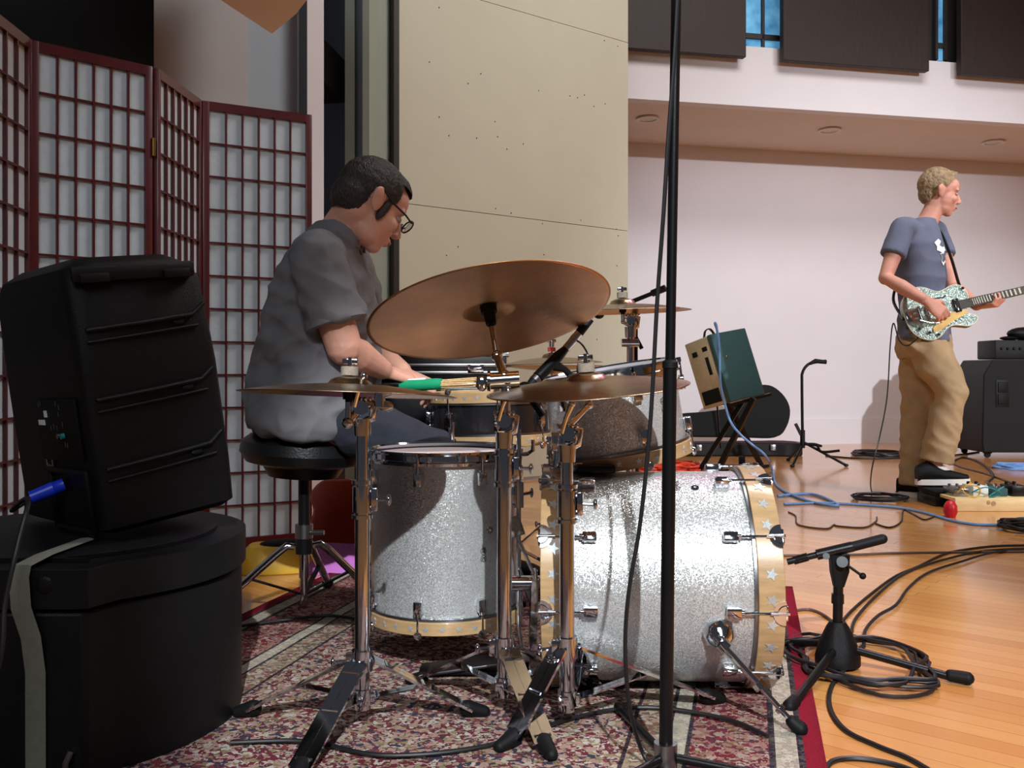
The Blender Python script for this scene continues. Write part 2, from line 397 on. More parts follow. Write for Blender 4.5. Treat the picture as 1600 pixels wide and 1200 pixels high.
for i, (x0, x1, lab) in enumerate(((930, 1166, 'dark wood panel hung on the gallery wall, leftmost, behind the tall black pole'),
                    (1224, 1452, 'dark wood panel hung on the gallery wall between the two blue window slits'),
                    (1502, 1760, 'dark wood panel hung on the gallery wall at the right end, above the guitarist'))):
    mb = MB(); wbox(mb, x0, x1, WC-1.47, 3.12, 5.1, .06)
    o = obj('wood_panel', mb, M['dark_wood'], bevel=.004); tag(o, lab, 'wall panel', 'dark wood panels on the gallery wall')
# recessed lights in the soffit
for px, py, lab in ((1012, 185, 'recessed round ceiling light nearest the cream panel'), (1296, 203, 'recessed round ceiling light in the middle of the soffit'), (1552, 222, 'recessed round ceiling light above the guitarist')):
    d = (2.785-EYE)*FPX/(580-py); p = V(((px-800)/FPX*d, d, 2.785))
    t = thing('ceiling_light', lab, 'ceiling light', p, 'recessed lights in the soffit')
    mb = MB(Matrix.Translation(p)); mb.lathe([(.095, .0), (.095, -.012), (.075, -.012), (.07, .0)], 28, True); obj('trim_ring', mb, M['white_wall'], t)
    mb = MB(Matrix.Translation(p)); mb.lathe([(0, -.004), (.072, -.004), (.072, .002), (0, .002)], 24); obj('lens', mb, M['lamp_off'], t)

mb = MB(); mb.box((8.4, 2.5, 2.6), (.12, 13, 5.2)); struct('wall_right', mb, M['hall_wood'])
# cream stage shell tower
A, B = V((-.663, 5.4, 0)), V((.816, 6.5, 0)); D = (B-A).normalized(); N = V((-D.y, D.x, 0)); R = Matrix((D, N, V((0, 0, 1)))).transposed()
L = (B-A).length; mb = MB()
for z0, z1 in ((.02, 1.681), (1.685, 3.0), (3.004, 5.0)):
    mb.box((A+B)/2+N*.03+V((0, 0, (z0+z1)/2)), (L, .05, z1-z0), R)
mb.mi = 1; mb.box((A+B)/2+N*.075+V((0, 0, 2.5)), (L-.01, .03, 4.9), R)


t = struct('wall_shell', mb, [M['cream_wall'], M['dark_trim']])
mb = MB(); mb.box(A-D*.018+N*.03+V((0, 0, 2.5)), (.035, .09, 5), R); struct('trim_1', mb, M['dark_trim'])
mb = MB(); random.seed(3)
for k in range(34):
    s, z = random.uniform(.1, .95)*L, random.choice([.9, 1.1, 1.4, 1.64, 1.72, 2.1, 2.5, 2.95, 2.2, 2.3])+random.uniform(-.08, .08)
    p = A+D*s-N*.0+V((0, 0, z)); mb.ell(p+N*.004, (.004, .004, .004), n=6)
o = obj('staple_marks', mb, M['dark_trim'], t)

def strip(nm, px0, d0, px1, d1, m, z0=0, z1=5.0, th=.06):
    a, b = P(px0, 580, d0), P(px1, 580, d1); a.z = b.z = 0; dd = (b-a).normalized(); nn = V((-dd.y, dd.x, 0))
    mb = MB(); mb.box((a+b)/2+nn*th/2+V((0, 0, (z0+z1)/2)), ((b-a).length, th, z1-z0), Matrix((dd, nn, V((0, 0, 1)))).transposed())
    return struct(nm, mb, M[m])
strip('trim_2', 590, 5.30, 616, 5.46, 'green_grey')
strip('trim_3', 577, 5.16, 590, 5.28, 'green_grey', th=.04)
strip('door_1', 555, 5.34, 577, 5.26, 'slate')
strip('trim_4', 539, 5.30, 554, 5.30, 'green_grey', th=.3)
strip('wall_alcove', 480, 7.0, 600, 6.4, 'slate')
strip('trim_5', 504, 6.0, 542, 6.5, 'dark_trim', 2.58, 2.86, .3)
strip('wall_column', 480, 4.80, 506, 4.86, 'white_wall', th=.35)
strip('trim_6', 467, 4.86, 480, 4.80, 'slate', th=.05)
strip('wall_side', 381, 4.70, 468, 4.90, 'blue_grey')
strip('wall_left', 238, 4.40, 388, 4.66, 'grey_wall')
strip('wall_drape', -260, 3.7, 240, 4.1, 'black_drape')
mb = MB(); mb.prism([(-1.138, 4.4), (-1.55, 3.0), (-.60, 2.9), (-.75, 3.75), (-.97, 4.16)][::-1], .5, 2.3); struct('trim_7', mb, M['tan_wall'])

# rug
rd = V((.2495, .9684, 0)).normalized(); rx = V((rd.y, -rd.x, 0))
Lc = V((-.759, 2.67, 0)); hw, hl = .765, 1.30
ctr = Lc+rx*hw+rd*(3.38-2.67-hl)
mb = MB()
NX, NY = 40, 60
g = [[mb.vert((hw*(2*i/NX-1), hl*(2*j/NY-1), .010+.0025*noise.noise(V((i*.35, j*.3, 0))))) for j in range(NY+1)] for i in range(NX+1)]
for i in range(NX):
    for j in range(NY): mb._f((g[i][j], g[i+1][j], g[i+1][j+1], g[i][j+1]))
o = obj('rug', mb, rug_material(hw, hl)); so = o.modifiers.new('thick', 'SOLIDIFY'); so.thickness = .008; so.offset = -1
o.location = ctr; o.rotation_euler = (0, 0, math.atan2(rx.y, rx.x)); tag(o, 'red bordered patterned rug spread under the drum kit', 'rug')
RUGZ = .014

# ================================================================== FOLDING SCREEN
t = thing('folding_screen', 'dark red four panel shoji folding screen standing behind the speaker', 'folding screen', (-1.2, 3.1, 0))
pts = [V((-1.455, 2.40, 0)), V((-1.487, 2.86, 0)), V((-1.20, 3.12, 0)), V((-1.176, 3.50, 0)), V((-.80, 3.70, 0))]
HS = 1.72
for k in range(4):
    a, b = pts[k], pts[k+1]
    if k in (1,): b = b+(a-b).normalized()*.012
    if k == 3: a = a+(b-a).normalized()*.008
    D = (b-a).normalized(); N = V((-D.y, D.x, 0)); R = Matrix((D, N, V((0, 0, 1)))).transposed(); L = (b-a).length; m = (a+b)/2
    fr = MB(); sw = .024
    for s in (-1, 1): fr.box(m+D*s*(L/2-sw/2)+V((0, 0, HS/2)), (sw, .020, HS), R, .0015)
    fr.box(m+V((0, 0, HS-.016)), (L-2*sw, .019, .032), R); fr.box(m+V((0, 0, .035)), (L-2*sw, .019, .05), R)
    fo = obj('panel_frame', fr, M['red_wood'], t)
    la = MB(); z0, z1 = .06, HS-.032
    for i in range(1, 6): la.box(m+D*(-L/2+sw+(L-2*sw)*i/6)+N*-.003+V((0, 0, (z0+z1)/2)), (.0065, .010, z1-z0), R)
    for j in range(1, 13): la.box(m+N*-.003+V((0, 0, z0+(z1-z0)*j/13)), (L-2*sw, .009, .0065), R)
    obj('lattice', la, M['red_wood'], fo)
    pp = MB(); pp.box(m+N*.005+V((0, 0, (z0+z1)/2)), (L-2*sw, .0012, z1-z0), R)
    pa = obj('paper_sheet', pp, M['paper'], fo)
for z in (.35, 1.45):
    for q in (pts[1], pts[2], pts[3]):
        mb = MB(); mb.box(q+V((0, -.014, z)), (.014, .004, .06)); mb.cyl(q+V((0, -.017, z-.03)), q+V((0, -.017, z+.03)), .004, n=8); obj('hinge', mb, M['brass'], t)

# ================================================================== CASE AND PA SPEAKER
cc = V((-.905, 1.875, 0)); RR = .345
def case_outline(g):
    pts_ = []
    for i in range(72):
        a = 2*PI*i/72; p = V((cc.x+(RR+g)*math.cos(a), cc.y+(RR+g)*math.sin(a)))
        pts_.append(p)
    out = []
    c1, c2 = V((-.725, 1.545-g)), V((-1.085, 1.545-g))
    for p in pts_:
        if p.y < 1.60: continue
        out.append(p)
    # insert the flat front
    k = max(range(len(out)), key=lambda i: (out[(i+1) % len(out)]-out[i]).length)
    out = out[k+1:]+out[:k+1]
    return out+[V((-1.10-g, 1.575-g)), c2, c1, V((-.712+g, 1.55-g))] if out[-1].x < out[0].x else [c2, c1]+out
t = thing('round_drum_case', 'black moulded drum case on the floor under the PA speaker, with a grey strap', 'drum case', (-.9, 1.87, 0))
mb = MB(); mb.prism(case_outline(0), .30, 0, smooth=True); obj('case_body', mb, M['case_plastic'], t, bevel=.008)
mb = MB(); mb.prism(case_outline(.008), .066, .305, smooth=True); mb.prism(case_outline(-.05), .008, .371, smooth=True); mb.ell((-.775, 1.538, .345), (.016, .004, .016)); obj('lid', mb, M['case_plastic'], t, bevel=.010)
sx_ = -.803
mb = MB(); mb.tube([(sx_+.012, 1.541, .002), (sx_+.012, 1.540, .20), (sx_+.008, 1.533, .26), (sx_-.005, 1.527, .31), (sx_-.008, 1.526, .36), (sx_-.008, 1.534, .378), (sx_-.004, 1.60, .384), (sx_+.002, 1.75, .384)], .017, 8, flat=.14)
obj('strap', mb, M['strap_tape'], t)
mb = MB(); mb.tube([(sx_+.062, 1.538, .03), (sx_+.066, 1.532, .052), (sx_+.072, 1.538, .07)], .005, 8); obj('buckle', mb, M['steel'], t)

u = V((.69, .72, .135)).normalized(); z_ = V((-.035, 0, 1)); up = (z_-u*z_.dot(u)).normalized(); vv = up.cross(u)
O = V((-.752, 1.715, .392)); SM = Matrix.Translation(O) @ Matrix((u, vv, up)).transposed().to_4x4()
t = thing('pa_speaker', 'black moulded PA speaker seen from behind, tilted on top of the drum case', 'speaker', O)
mb = MB(SM)
HSP = .52
def rr_(z, x0, x1, y0, y1, b=.03):      # rounded plan section at height z
    return z, x0, x1, y0, y1, b
def secs(L_):
    prev = None
    for z, x0, x1, y0, y1, b in L_:
        ring = []
        for cx_, cy_, a0 in ((x1-b, y1-b, 0), (x0+b, y1-b, 90), (x0+b, y0+b, 180), (x1-b, y0+b, 270)):
            for s in range(4):
                a = math.radians(a0+30*s); ring.append(mb.vert((cx_+b*math.cos(a), cy_+b*math.sin(a), z)))
        if prev:
            for i in range(16): mb._f((prev[i], prev[(i+1) % 16], ring[(i+1) % 16], ring[i]))
        else: mb._f(list(reversed(ring)))
        prev = ring
    mb._f(prev)
secs([(0, .02, .26, .02, .38, .02), (.012, .0, .272, .0, .405, .02), (.10, .0, .276, .0, .408, .02), (.30, .0, .276, .0, .408, .02), (HSP-.05, .0, .268, .0, .405, .03), (HSP-.02, .008, .25, .01, .39, .035), (HSP, .04, .22, .04, .36, .03)])
obj('cabinet', mb, M['black_plastic'], t)
mb = MB(SM)
for k, z in enumerate((.395, .265, .135)):     # moulded ribs on the side facing the camera
    mb.tube([(.02, -.001, z-.012), (.14, -.006, z-.006), (.228, -.006, z+.0), (.258, -.001, z+.02)], .0045, 8)
    mb.tube([(.02, -.001, z-.034), (.14, -.004, z-.028), (.24, -.004, z-.022)], .003, 8)
obj('side_ribs', mb, M['black_plastic'], t)
for k, z in enumerate((.382, .252, .122)):
    mb = MB(SM); mb.ell((.200, -.003, z), (.013, .004, .006)); obj('screw_recess', mb, M['rubber'], t)
mb = MB(SM); mb.box((.125, -.006, HSP-.035), (.24, .012, .030), None, .006); obj('top_handle_rail', mb, M['black_plastic'], t)
for xx in (.045, .205):
    mb = MB(SM); mb.box((xx, -.014, HSP-.043), (.055, .008, .018), None, .004); obj('corner_plate', mb, M['rubber'], t)
mb = MB(SM); mb.box((-.004, .135, .20), (.006, .20, .12), None, .002); cp = obj('control_panel', mb, M['rubber'], t)
for yy, zz, sy, sz, mm in ((.205, .215, .030, .010, 'white_paint'), (.180, .232, .012, .013, 'white_paint')):
    mb = MB(SM); mb.box((-.0085, yy, zz), (.002, sy, sz)); obj('sticker', mb, M[mm], cp)
for yy, zz, mm in ((.118, .190, 'steel'), (.100, .190, 'teal')):
    mb = MB(SM @ Matrix.Translation((-.009, yy, zz)) @ Matrix.Rotation(-PI/2, 4, 'Y')); mb.lathe([(0, 0), (.006, 0), (.0055, .006), (0, .006)], 14); obj('knob', mb, M[mm], cp)
mb = MB(SM)
for yy, zz in ((.21, .25), (.20, .252), (.12, .252), (.106, .245), (.113, .232), (.16, .205), (.145, .208), (.13, .205), (.10, .212), (.09, .172), (.10, .174)):
    mb.box((-.0082, yy, zz), (.0012, .003, .010))
obj('panel_marks', mb, M['steel'], cp)
mb = MB(SM)
for dy, dz, sy, sz in ((0, .014, .034, .004), (0, -.014, .034, .004), (.015, 0, .004, .030), (-.015, 0, .004, .030)): mb.box((-.004, .205+dy, .142+dz), (.005, sy, sz), None, .001)
obj('socket_frame', mb, M['steel'], t)
mb = MB(SM)
for dy, dz, sy, sz in ((0, .075, .19, .012), (0, -.04, .19, .012), (.09, .018, .012, .12), (-.09, .018, .012, .12)): mb.box((-.003, .125+dy, .045+dz), (.012, sy, sz), None, .004)
obj('recess_frame', mb, M['black_plastic'], t)
mb = MB(SM @ Matrix.Translation((-.002, .155, .055)) @ Matrix.Rotation(math.radians(-100), 4, 'Y')); 
pl = MB(); c0 = SM @ V((-.004, .150, .092)); c1 = SM @ V((-.062, .168, .078))
pl.tube([c0, c0.lerp(c1, .3), c0.lerp(c1, .32), c1], [.013, .0135, .0145, .0125], 14); mb.bm.free()
p = thing('speaker_cable', 'black cable with a bright blue plug in the back of the PA speaker', 'cable', c1)
obj('plug', pl, M['blue_plastic'], p, 'bright blue plug')
mb = MB(); mb.tube(spline([c1+(c0-c1)*.1, c1+V((-.02, -.03, -.02)), P(44, 780, 1.56), P(28, 850, 1.50), P(8, 940, 1.47), P(-10, 1060, 1.44), V((-.90, 1.42, .10)), V((-.95, 1.36, .008)), V((-1.1, 1.2, .006))]), .0042, 8); obj('cord', mb, M['cable'], p)
mb = MB()

mb.bm.free()
# ================================================================== DRUMS
def star_pts(r):
    return [(r*(1 if i % 2 == 0 else .42)*math.sin(PI*i/5), r*(1 if i % 2 == 0 else .42)*math.cos(PI*i/5)) for i in range(10)]
def on_cyl(FM, ang, R, z):      # frame sitting on the shell: x = around, y = along the axis, z = outwards
    c, s = math.cos(ang), math.sin(ang)
    m = Matrix(((-s, 0, c, R*c), (c, 0, s, R*s), (0, 1, 0, z), (0, 0, 0, 1)))
    return FM @ m
def drum(t, FM, R, dep, nl, a0, top='wood', bot='wood', hoop=.042, shell='sparkle', nstar=0, lug_low=True, head='head_white', claw=False, lug_top=True, tlug=.05):
    mb = MB(FM); mb.lathe([(R, 0), (R, dep), (R-.006, dep), (R-.006, 0)], 72, True); sh = obj('shell', mb, M[shell], t)
    for nm, z, kind, sgn in (('batter_head', dep+.001, top, 1), ('resonant_head', -.001, bot, -1)):
        mb = MB(FM); mb.lathe([(0, z), (R-.003, z), (R-.003, z+.002*sgn), (0, z+.002*sgn)], 64); obj(nm, mb, M[head], t)
    for nm, z0, kind in (('batter_hoop', dep-.010, top), ('resonant_hoop', .010-hoop, bot)):
        mb = MB(FM)
        if kind == 'wood':
            mb.lathe([(R+.003, z0), (R+.013, z0), (R+.013, z0+hoop), (R+.003, z0+hoop)], 72, True)
            ho = obj(nm, mb, M['wood_hoop'], t, bevel=.0015)
            if nstar:
                mb = MB(); r_ = min(.014, hoop*.27)
                for i in range(nstar):
                    a = a0+2*PI*(i+.5)/nstar
                    mb.M = on_cyl(FM, a, R+.0128, z0+hoop/2); mb.prism(star_pts(r_), .0012)
                so = obj('star_inlays', mb, M['star'], ho, 'row of silver stars around the hoop'); so['kind'] = 'stuff'
            mb = MB(FM); zz = z0-.006 if z0 > dep/2 else z0+hoop
            mb.lathe([(R+.002, zz), (R+.008, zz), (R+.008, zz+.006), (R+.002, zz+.006)], 64, True); obj('flesh_ring', mb, M['steel'], t)
        else:
            h = .030; z0 = dep-.012
            mb.lathe([(R+.002, z0), (R+.012, z0), (R+.013, z0+.006), (R+.007, z0+.010), (R+.007, z0+h-.008), (R+.011, z0+h-.004), (R+.010, z0+h), (R+.001, z0+h), (R-.002, z0+h-.004), (R+.002, z0+h-.010)], 72, True)
            obj(nm, mb, M['chrome'], t)
    for i in range(nl):
        a = a0+2*PI*i/nl
        for end in (0, 1):
            if end == 0 and not lug_low: continue
            z = dep-tlug if end else tlug; s = 1 if end else -1
            mb = MB(on_cyl(FM, a, R, z)); mb.box((0, 0, .009), (.020, .030, .018), None, .003); mb.cyl((0, s*.012, .012), (0, s*.020, .012), .0065, n=12)
            lu = obj('lug', mb, M['chrome'], t)
            ze = (hoop if ((top if end else bot) == 'wood') else .02)
            yo = (tlug-.010+ze)
            mb = MB(on_cyl(FM, a, R, z)); mb.cyl((0, s*.016, .013), (0, s*(yo), .014), .0028, n=8); mb.cyl((0, s*(yo-.004), .014), (0, s*(yo+.007), .014), .0052, n=6)
            if claw: mb.cyl((0, s*(yo-.030), .0145), (0, s*(yo+.004), .0155), .0045, n=10)
            obj('tension_rod', mb, M['chrome'], t)
            if (top if end else bot) == 'wood':
                mb = MB(on_cyl(FM, a, R+.013, z+s*(tlug-.010+hoop)))
                if claw:
                    mb.prism([(.025*math.cos(q*PI/12), -s*.025*math.sin(q*PI/12)) for q in range(13)][::s], .0035, -.001); mb.prism([(.016*math.cos(q*PI/12), -s*.016*math.sin(q*PI/12)) for q in range(13)][::s], .0035, .002); mb.box((0, s*.002, -.006), (.03, .005, .018), None, .001)
                else:
                    mb.lathe([(0, .006), (.008, .005), (.011, .001), (.011, -.002), (0, -.002)], 14)
                obj('claw_hook', mb, M['chrome'], t)
    return sh
def emblem(FM, ang, R, z, s, parent, rot=0):
    mb = MB(on_cyl(FM, ang, R+.0006, z) @ Matrix.Rotation(rot, 4, 'Z'))
    def sw(pts, r=.0007): mb.tube([V((p[0]*s, p[1]*s, 0)) for p in pts], r, 5)
    for sg in (1, -1):
        sw([(sg*(.55+.5*math.cos(a)), .42*math.sin(a)) for a in [math.radians(x) for x in range(40, 365, 20)]])
        sw([(sg*(.60+.30*math.cos(a)), .24*math.sin(a)) for a in [math.radians(x) for x in range(90, 400, 24)]])
        sw([(sg*.95, .28), (sg*.70, .10), (sg*.42, .02)])
        sw([(sg*1.0, -.32), (sg*.4, -.05), (sg*.12, -.36)])
    o = obj('emblem', mb, M['emblem'], parent, 'dark double swirl emblem'); return o
def vent(FM, ang, R, z, parent):
    mb = MB(on_cyl(FM, ang, R, z)); mb.lathe([(.0035, .002), (.008, .002), (.009, 0), (.0035, 0)], 16, True); obj('vent_ring', mb, M['chrome'], parent)

# ---- bass drum (axis to the right)
yaw = math.radians(-4)
ax = V((math.cos(yaw), math.sin(yaw), .012)).normalized()
BC = V((.315, 2.085, .245)); BD = .40; BR = .2285
FM = Matrix.Translation(BC-ax*BD/2) @ Matrix((V((0, 0, 1)).cross(ax).normalized(), V((0, 0, 1))-ax*ax.z, ax)).transposed().to_4x4()
# local x = toward the drummer side?  angle measured from local x
FX = FM.to_3x3().col[0]
def bang(el):                            # angle on the shell for an elevation above the camera-facing horizontal
    d = V((0, -math.cos(math.radians(el)), math.sin(math.radians(el))))
    return math.atan2(d.dot(FM.to_3x3().col[1]), d.dot(FM.to_3x3().col[0]))
t = thing('bass_drum', 'silver sparkle bass drum with a starred wooden hoop lying on its side on the rug', 'drum', (BC.x, BC.y, 0), 'silver sparkle drums')
sh = drum(t, FM, BR, BD, 10, bang(30), hoop=.052, nstar=30, claw=True, tlug=.058)
emblem(FM, bang(66), BR, BD-.155, .020, sh); vent(FM, bang(64), BR, BD-.115, sh)
for el, dy in ((-18, 0), (198, 0)):      # spurs
    a = bang(el); pz = BD-.085
    mb = MB(on_cyl(FM, a, BR, pz))
    mb.loft([(V((0, 0, 0)), V((.034, 0, 0)), V((0, .034, 0))), (V((0, 0, .010)), V((.033, 0, 0)), V((0, .033, 0))), (V((0, 0, .022)), V((.022, 0, 0)), V((0, .022, 0))), (V((0, 0, .030)), V((.014, 0, 0)), V((0, .014, 0)))], 8)
    mb.cyl((0, 0, .02), (0, 0, .045), .011, n=14)
    sb = obj('spur_bracket', mb, M['chrome'], t)
    p0 = mb.M @ V((0, 0, .040)); sgn = -1 if el < 90 else 1
    p1 = V((.535, 1.775, .030)) if sgn < 0 else V((.57, 2.42, .03))
    mb = MB(); d = (p1-p0); k = p0+d*.52
    mb.cyl(p0-d*.10, k, .0075, n=12); mb.cyl(k-d*.02, k+d*.05, .013, n=8); mb.cyl(k, p1, .0055, n=12); mb.cyl(p0+d*.82, p0+d*.86, .010, n=10); mb.cyl(p0-d*.02, p0+d*.06, .015, n=10)
    obj('spur_leg', mb, M['chrome'], t)
    mb = MB(); mb.limb([p1, p1+d.normalized()*.022+V((0, 0, .004))], [.012, .015], 10); obj('rubber_foot', mb, M['rubber'], t)

# ---- floor tom
FT = V((-.165, 2.27, .125)); FR = .178; FD = .372
FM = Matrix.Translation(FT)
t = thing('floor_tom', 'silver sparkle floor tom standing on three legs left of the bass drum', 'drum', (FT.x, FT.y, 0), 'silver sparkle drums')
camA = math.atan2(-FT.y, -FT.x)
sh = drum(t, FM, FR, FD, 8, camA-.32, top='chrome', bot='wood', hoop=.030, nstar=32, tlug=.042)
emblem(FM, camA+.52, FR, .155, .016, sh, PI/2); vent(FM, camA+.62, FR, .21, sh)
for a in (camA+.98, camA-1.22, camA+PI-.1):
    mb = MB(on_cyl(FM, a, FR, FD-.085)); mb.box((0, 0, .014), (.034, .048, .026), None, .006); mb.cyl((0, -.03, .03), (0, .03, .03), .012, n=12); mb.cyl((.01, .0, .034), (.045, 0, .04), .004, n=8); mb.ell((.045, 0, .04), (.006, .012, .004))
    br = obj('leg_bracket', mb, M['chrome'], t)
    c = math.cos(a); s = math.sin(a); q = lambda r, z: V((FT.x+r*c, FT.y+r*s, z))
    mb = MB(); mb.tube([q(FR+.030, .565), q(FR+.030, .10), q(FR+.036, .06), q(FR+.05, .028)], .0055, 10); obj('leg', mb, M['chrome'], t)
    mb = MB(); mb.limb([q(FR+.05, .026), q(FR+.052, RUGZ+.012)], [.011, .012]); obj('rubber_foot', mb, M['rubber'], t)

# ---- rack tom, tilted
TA = V((-.17, -.03, 1)).normalized()
TB = V((.262, 2.235, .508)); TR = .1585; TD = .185
FM = place(TB, TA, (0, 1, 0))
X, Y = FM.to_3x3().col[0], FM.to_3x3().col[1]
def tang(v): return math.atan2(V(v).dot(Y), V(v).dot(X))
t = thing('rack_tom', 'silver sparkle tom held up and tilted above the bass drum', 'drum', TB, 'silver sparkle drums')
ca = tang((-.1, -1, 0))
sh = drum(t, FM, TR, TD, 6, ca+.34, top='chrome', bot='wood', hoop=.032, nstar=24, tlug=.045)
emblem(FM, ca+.78, TR, TD*.56, .017, sh, PI/2); vent(FM, ca+.90, TR, TD*.45, sh)
mb = MB(); p = FM @ V((0, 0, 0)); bx = P(858, 700, 2.16)
mb.tube([FM @ V((TR*math.cos(ca-1.0)*1.02, TR*math.sin(ca-1.0)*1.02, .06)), P(872, 690, 2.09), P(868, 735, 2.09), V((.13, 2.10, .49))], .009, 10)
mb.box(P(872, 690, 2.09), (.03, .03, .045), None, .004); mb.box(V((.135, 2.10, .485)), (.05, .05, .02), None, .004)
obj('mount_arm', mb, M['chrome'], t)
mb = MB(); mb.box((.185, 2.06, .484), (.085, .05, .018), None, .004); obj('mount_plate', mb, M['black_metal'], t)

# ---- snare
SN = V((-.062, 2.80, .505)); SR = .178
FM = Matrix.Translation(SN) @ Matrix.Rotation(math.radians(-1.5), 4, 'Y')
t = thing('snare_drum', 'black snare drum with starred wooden hoops on its own stand in front of the drummer', 'drum', SN)
drum(t, FM, SR, .115, 8, math.atan2(-SN.y, -SN.x)+.1, hoop=.032, nstar=32, shell='black_shell', tlug=.052)
t = thing('snare_stand', 'chrome tripod stand holding up the black snare drum', 'stand', (SN.x, SN.y, 0))
mb = MB(); mb.cyl((SN.x, SN.y, .08), (SN.x, SN.y, .43), .011); obj('post', mb, M['chrome'], t)
mb = MB(); mb.cyl((SN.x, SN.y, .30), (SN.x, SN.y, .34), .018); mb.cyl((SN.x, SN.y, .41), (SN.x, SN.y, .45), .020, .014); obj('clamp', mb, M['chrome'], t)
for k in range(3):
    a = -.9+k*2*PI/3; c, s = math.cos(a), math.sin(a)
    mb = MB(); mb.tube([(SN.x, SN.y, .445), (SN.x+.17*c, SN.y+.17*s, .462), (SN.x+.196*c, SN.y+.196*s, .475), (SN.x+.196*c, SN.y+.196*s, .505)], .006, 8); obj('basket_arm', mb, M['chrome'], t)
    mb = MB(); mb.bar((SN.x, SN.y, .29), (SN.x+.20*c, SN.y+.20*s, .03), .018, .005, (c, s, 0)); mb.bar((SN.x, SN.y, .11), (SN.x+.11*c, SN.y+.11*s, .145), .014, .004); lg = obj('leg', mb, M['chrome'], t)
    mb = MB(); mb.limb([(SN.x+.195*c, SN.y+.195*s, .034), (SN.x+.212*c, SN.y+.212*s, RUGZ+.012)], [.011, .012]); obj('rubber_foot', mb, M['rubber'], lg)

# ================================================================== CYMBALS
def cymbal(label, c, n, R, bow, bell, mats='bronze_top'):
    n = V(n).normalized(); FMc = place(c, n, (0, 1, 0)); br = R*.20
    prof_t, prof_b = [], []
    def h(r):
        if r < br: return bow*.86+bell*math.sqrt(max(0, 1-(r/br)**2))
        q = (r-br)/(R-br); return bow*.86*(1-q**1.6)
    rs = [.006]+[br*k/6 for k in range(1, 7)]+[br+(R-br)*k/26 for k in range(1, 27)]
    for i, r in enumerate(rs):
        g = .00022*(1 if i % 2 else -1) if br < r < R*.97 else 0
        prof_t.append((r, h(r)+g)); prof_b.append((r, h(r)-.0012+g))
    mb = MB(FMc); mb.lathe(prof_t+prof_b[::-1], 96, True)
    o = obj('cymbal', mb, M[mats], edge=False); base(o, V(c)); tag(o, label, 'cymbal', 'cymbals of the drum kit'); return FMc, h(0.0)
def topping(FMc, h0, t, felt='felt', under=.045, nutz=.0):
    mb = MB(FMc); mb.lathe([(.004, h0+.001), (.017, h0+.001), (.017, h0+.018), (.004, h0+.018)], 20, True); obj('felt_washer', mb, M[felt], t)
    mb = MB(FMc); mb.lathe([(0, h0+.036), (.004, h0+.036), (.005, h0+.019), (.011, h0+.0185), (0, h0+.0185)], 16)
    mb.box((0, 0, h0+.028), (.030, .005, .011), None, .002); obj('wing_nut', mb, M['chrome'], t)
    mb = MB(FMc); mb.cyl((0, 0, h0-.05), (0, 0, h0-.002), .0065, n=12); mb.lathe([(0, h0-.018), (.017, h0-.018), (.018, h0-.004), (0, h0-.004)], 20)
    mb.cyl((0, 0, h0-.045), (0, 0, h0-.018), .011, .013, n=14); obj('rubber_sleeve', mb, M['rubber'], t)
    mb = MB(FMc); mb.cyl((0, 0, h0-.045-under), (0, 0, h0-.045), .0062, n=12); obj('tilter_rod', mb, M['chrome'], t)
    return FMc @ V((0, 0, h0-.045-under))
def clamp(mb, c, r, h, side=(1, 0, 0)):
    c = V(c); s = V(side).normalized()
    mb.cyl(c-V((0, 0, h/2)), c+V((0, 0, h/2)), r, n=16)
    for dz in (-.3, .3): mb.cyl(c+V((0, 0, dz*h))-s*.001, c+V((0, 0, dz*h))+s*(r+.012), .004, n=8)
    mb.box(c+s*(r+.006), (.012, .012, h*.9), None, .002)
    mb.cyl(c+s*(r+.01), c+s*(r+.032), .0035, n=8); mb.ell(c+s*(r+.036), (.005, .009, .011))
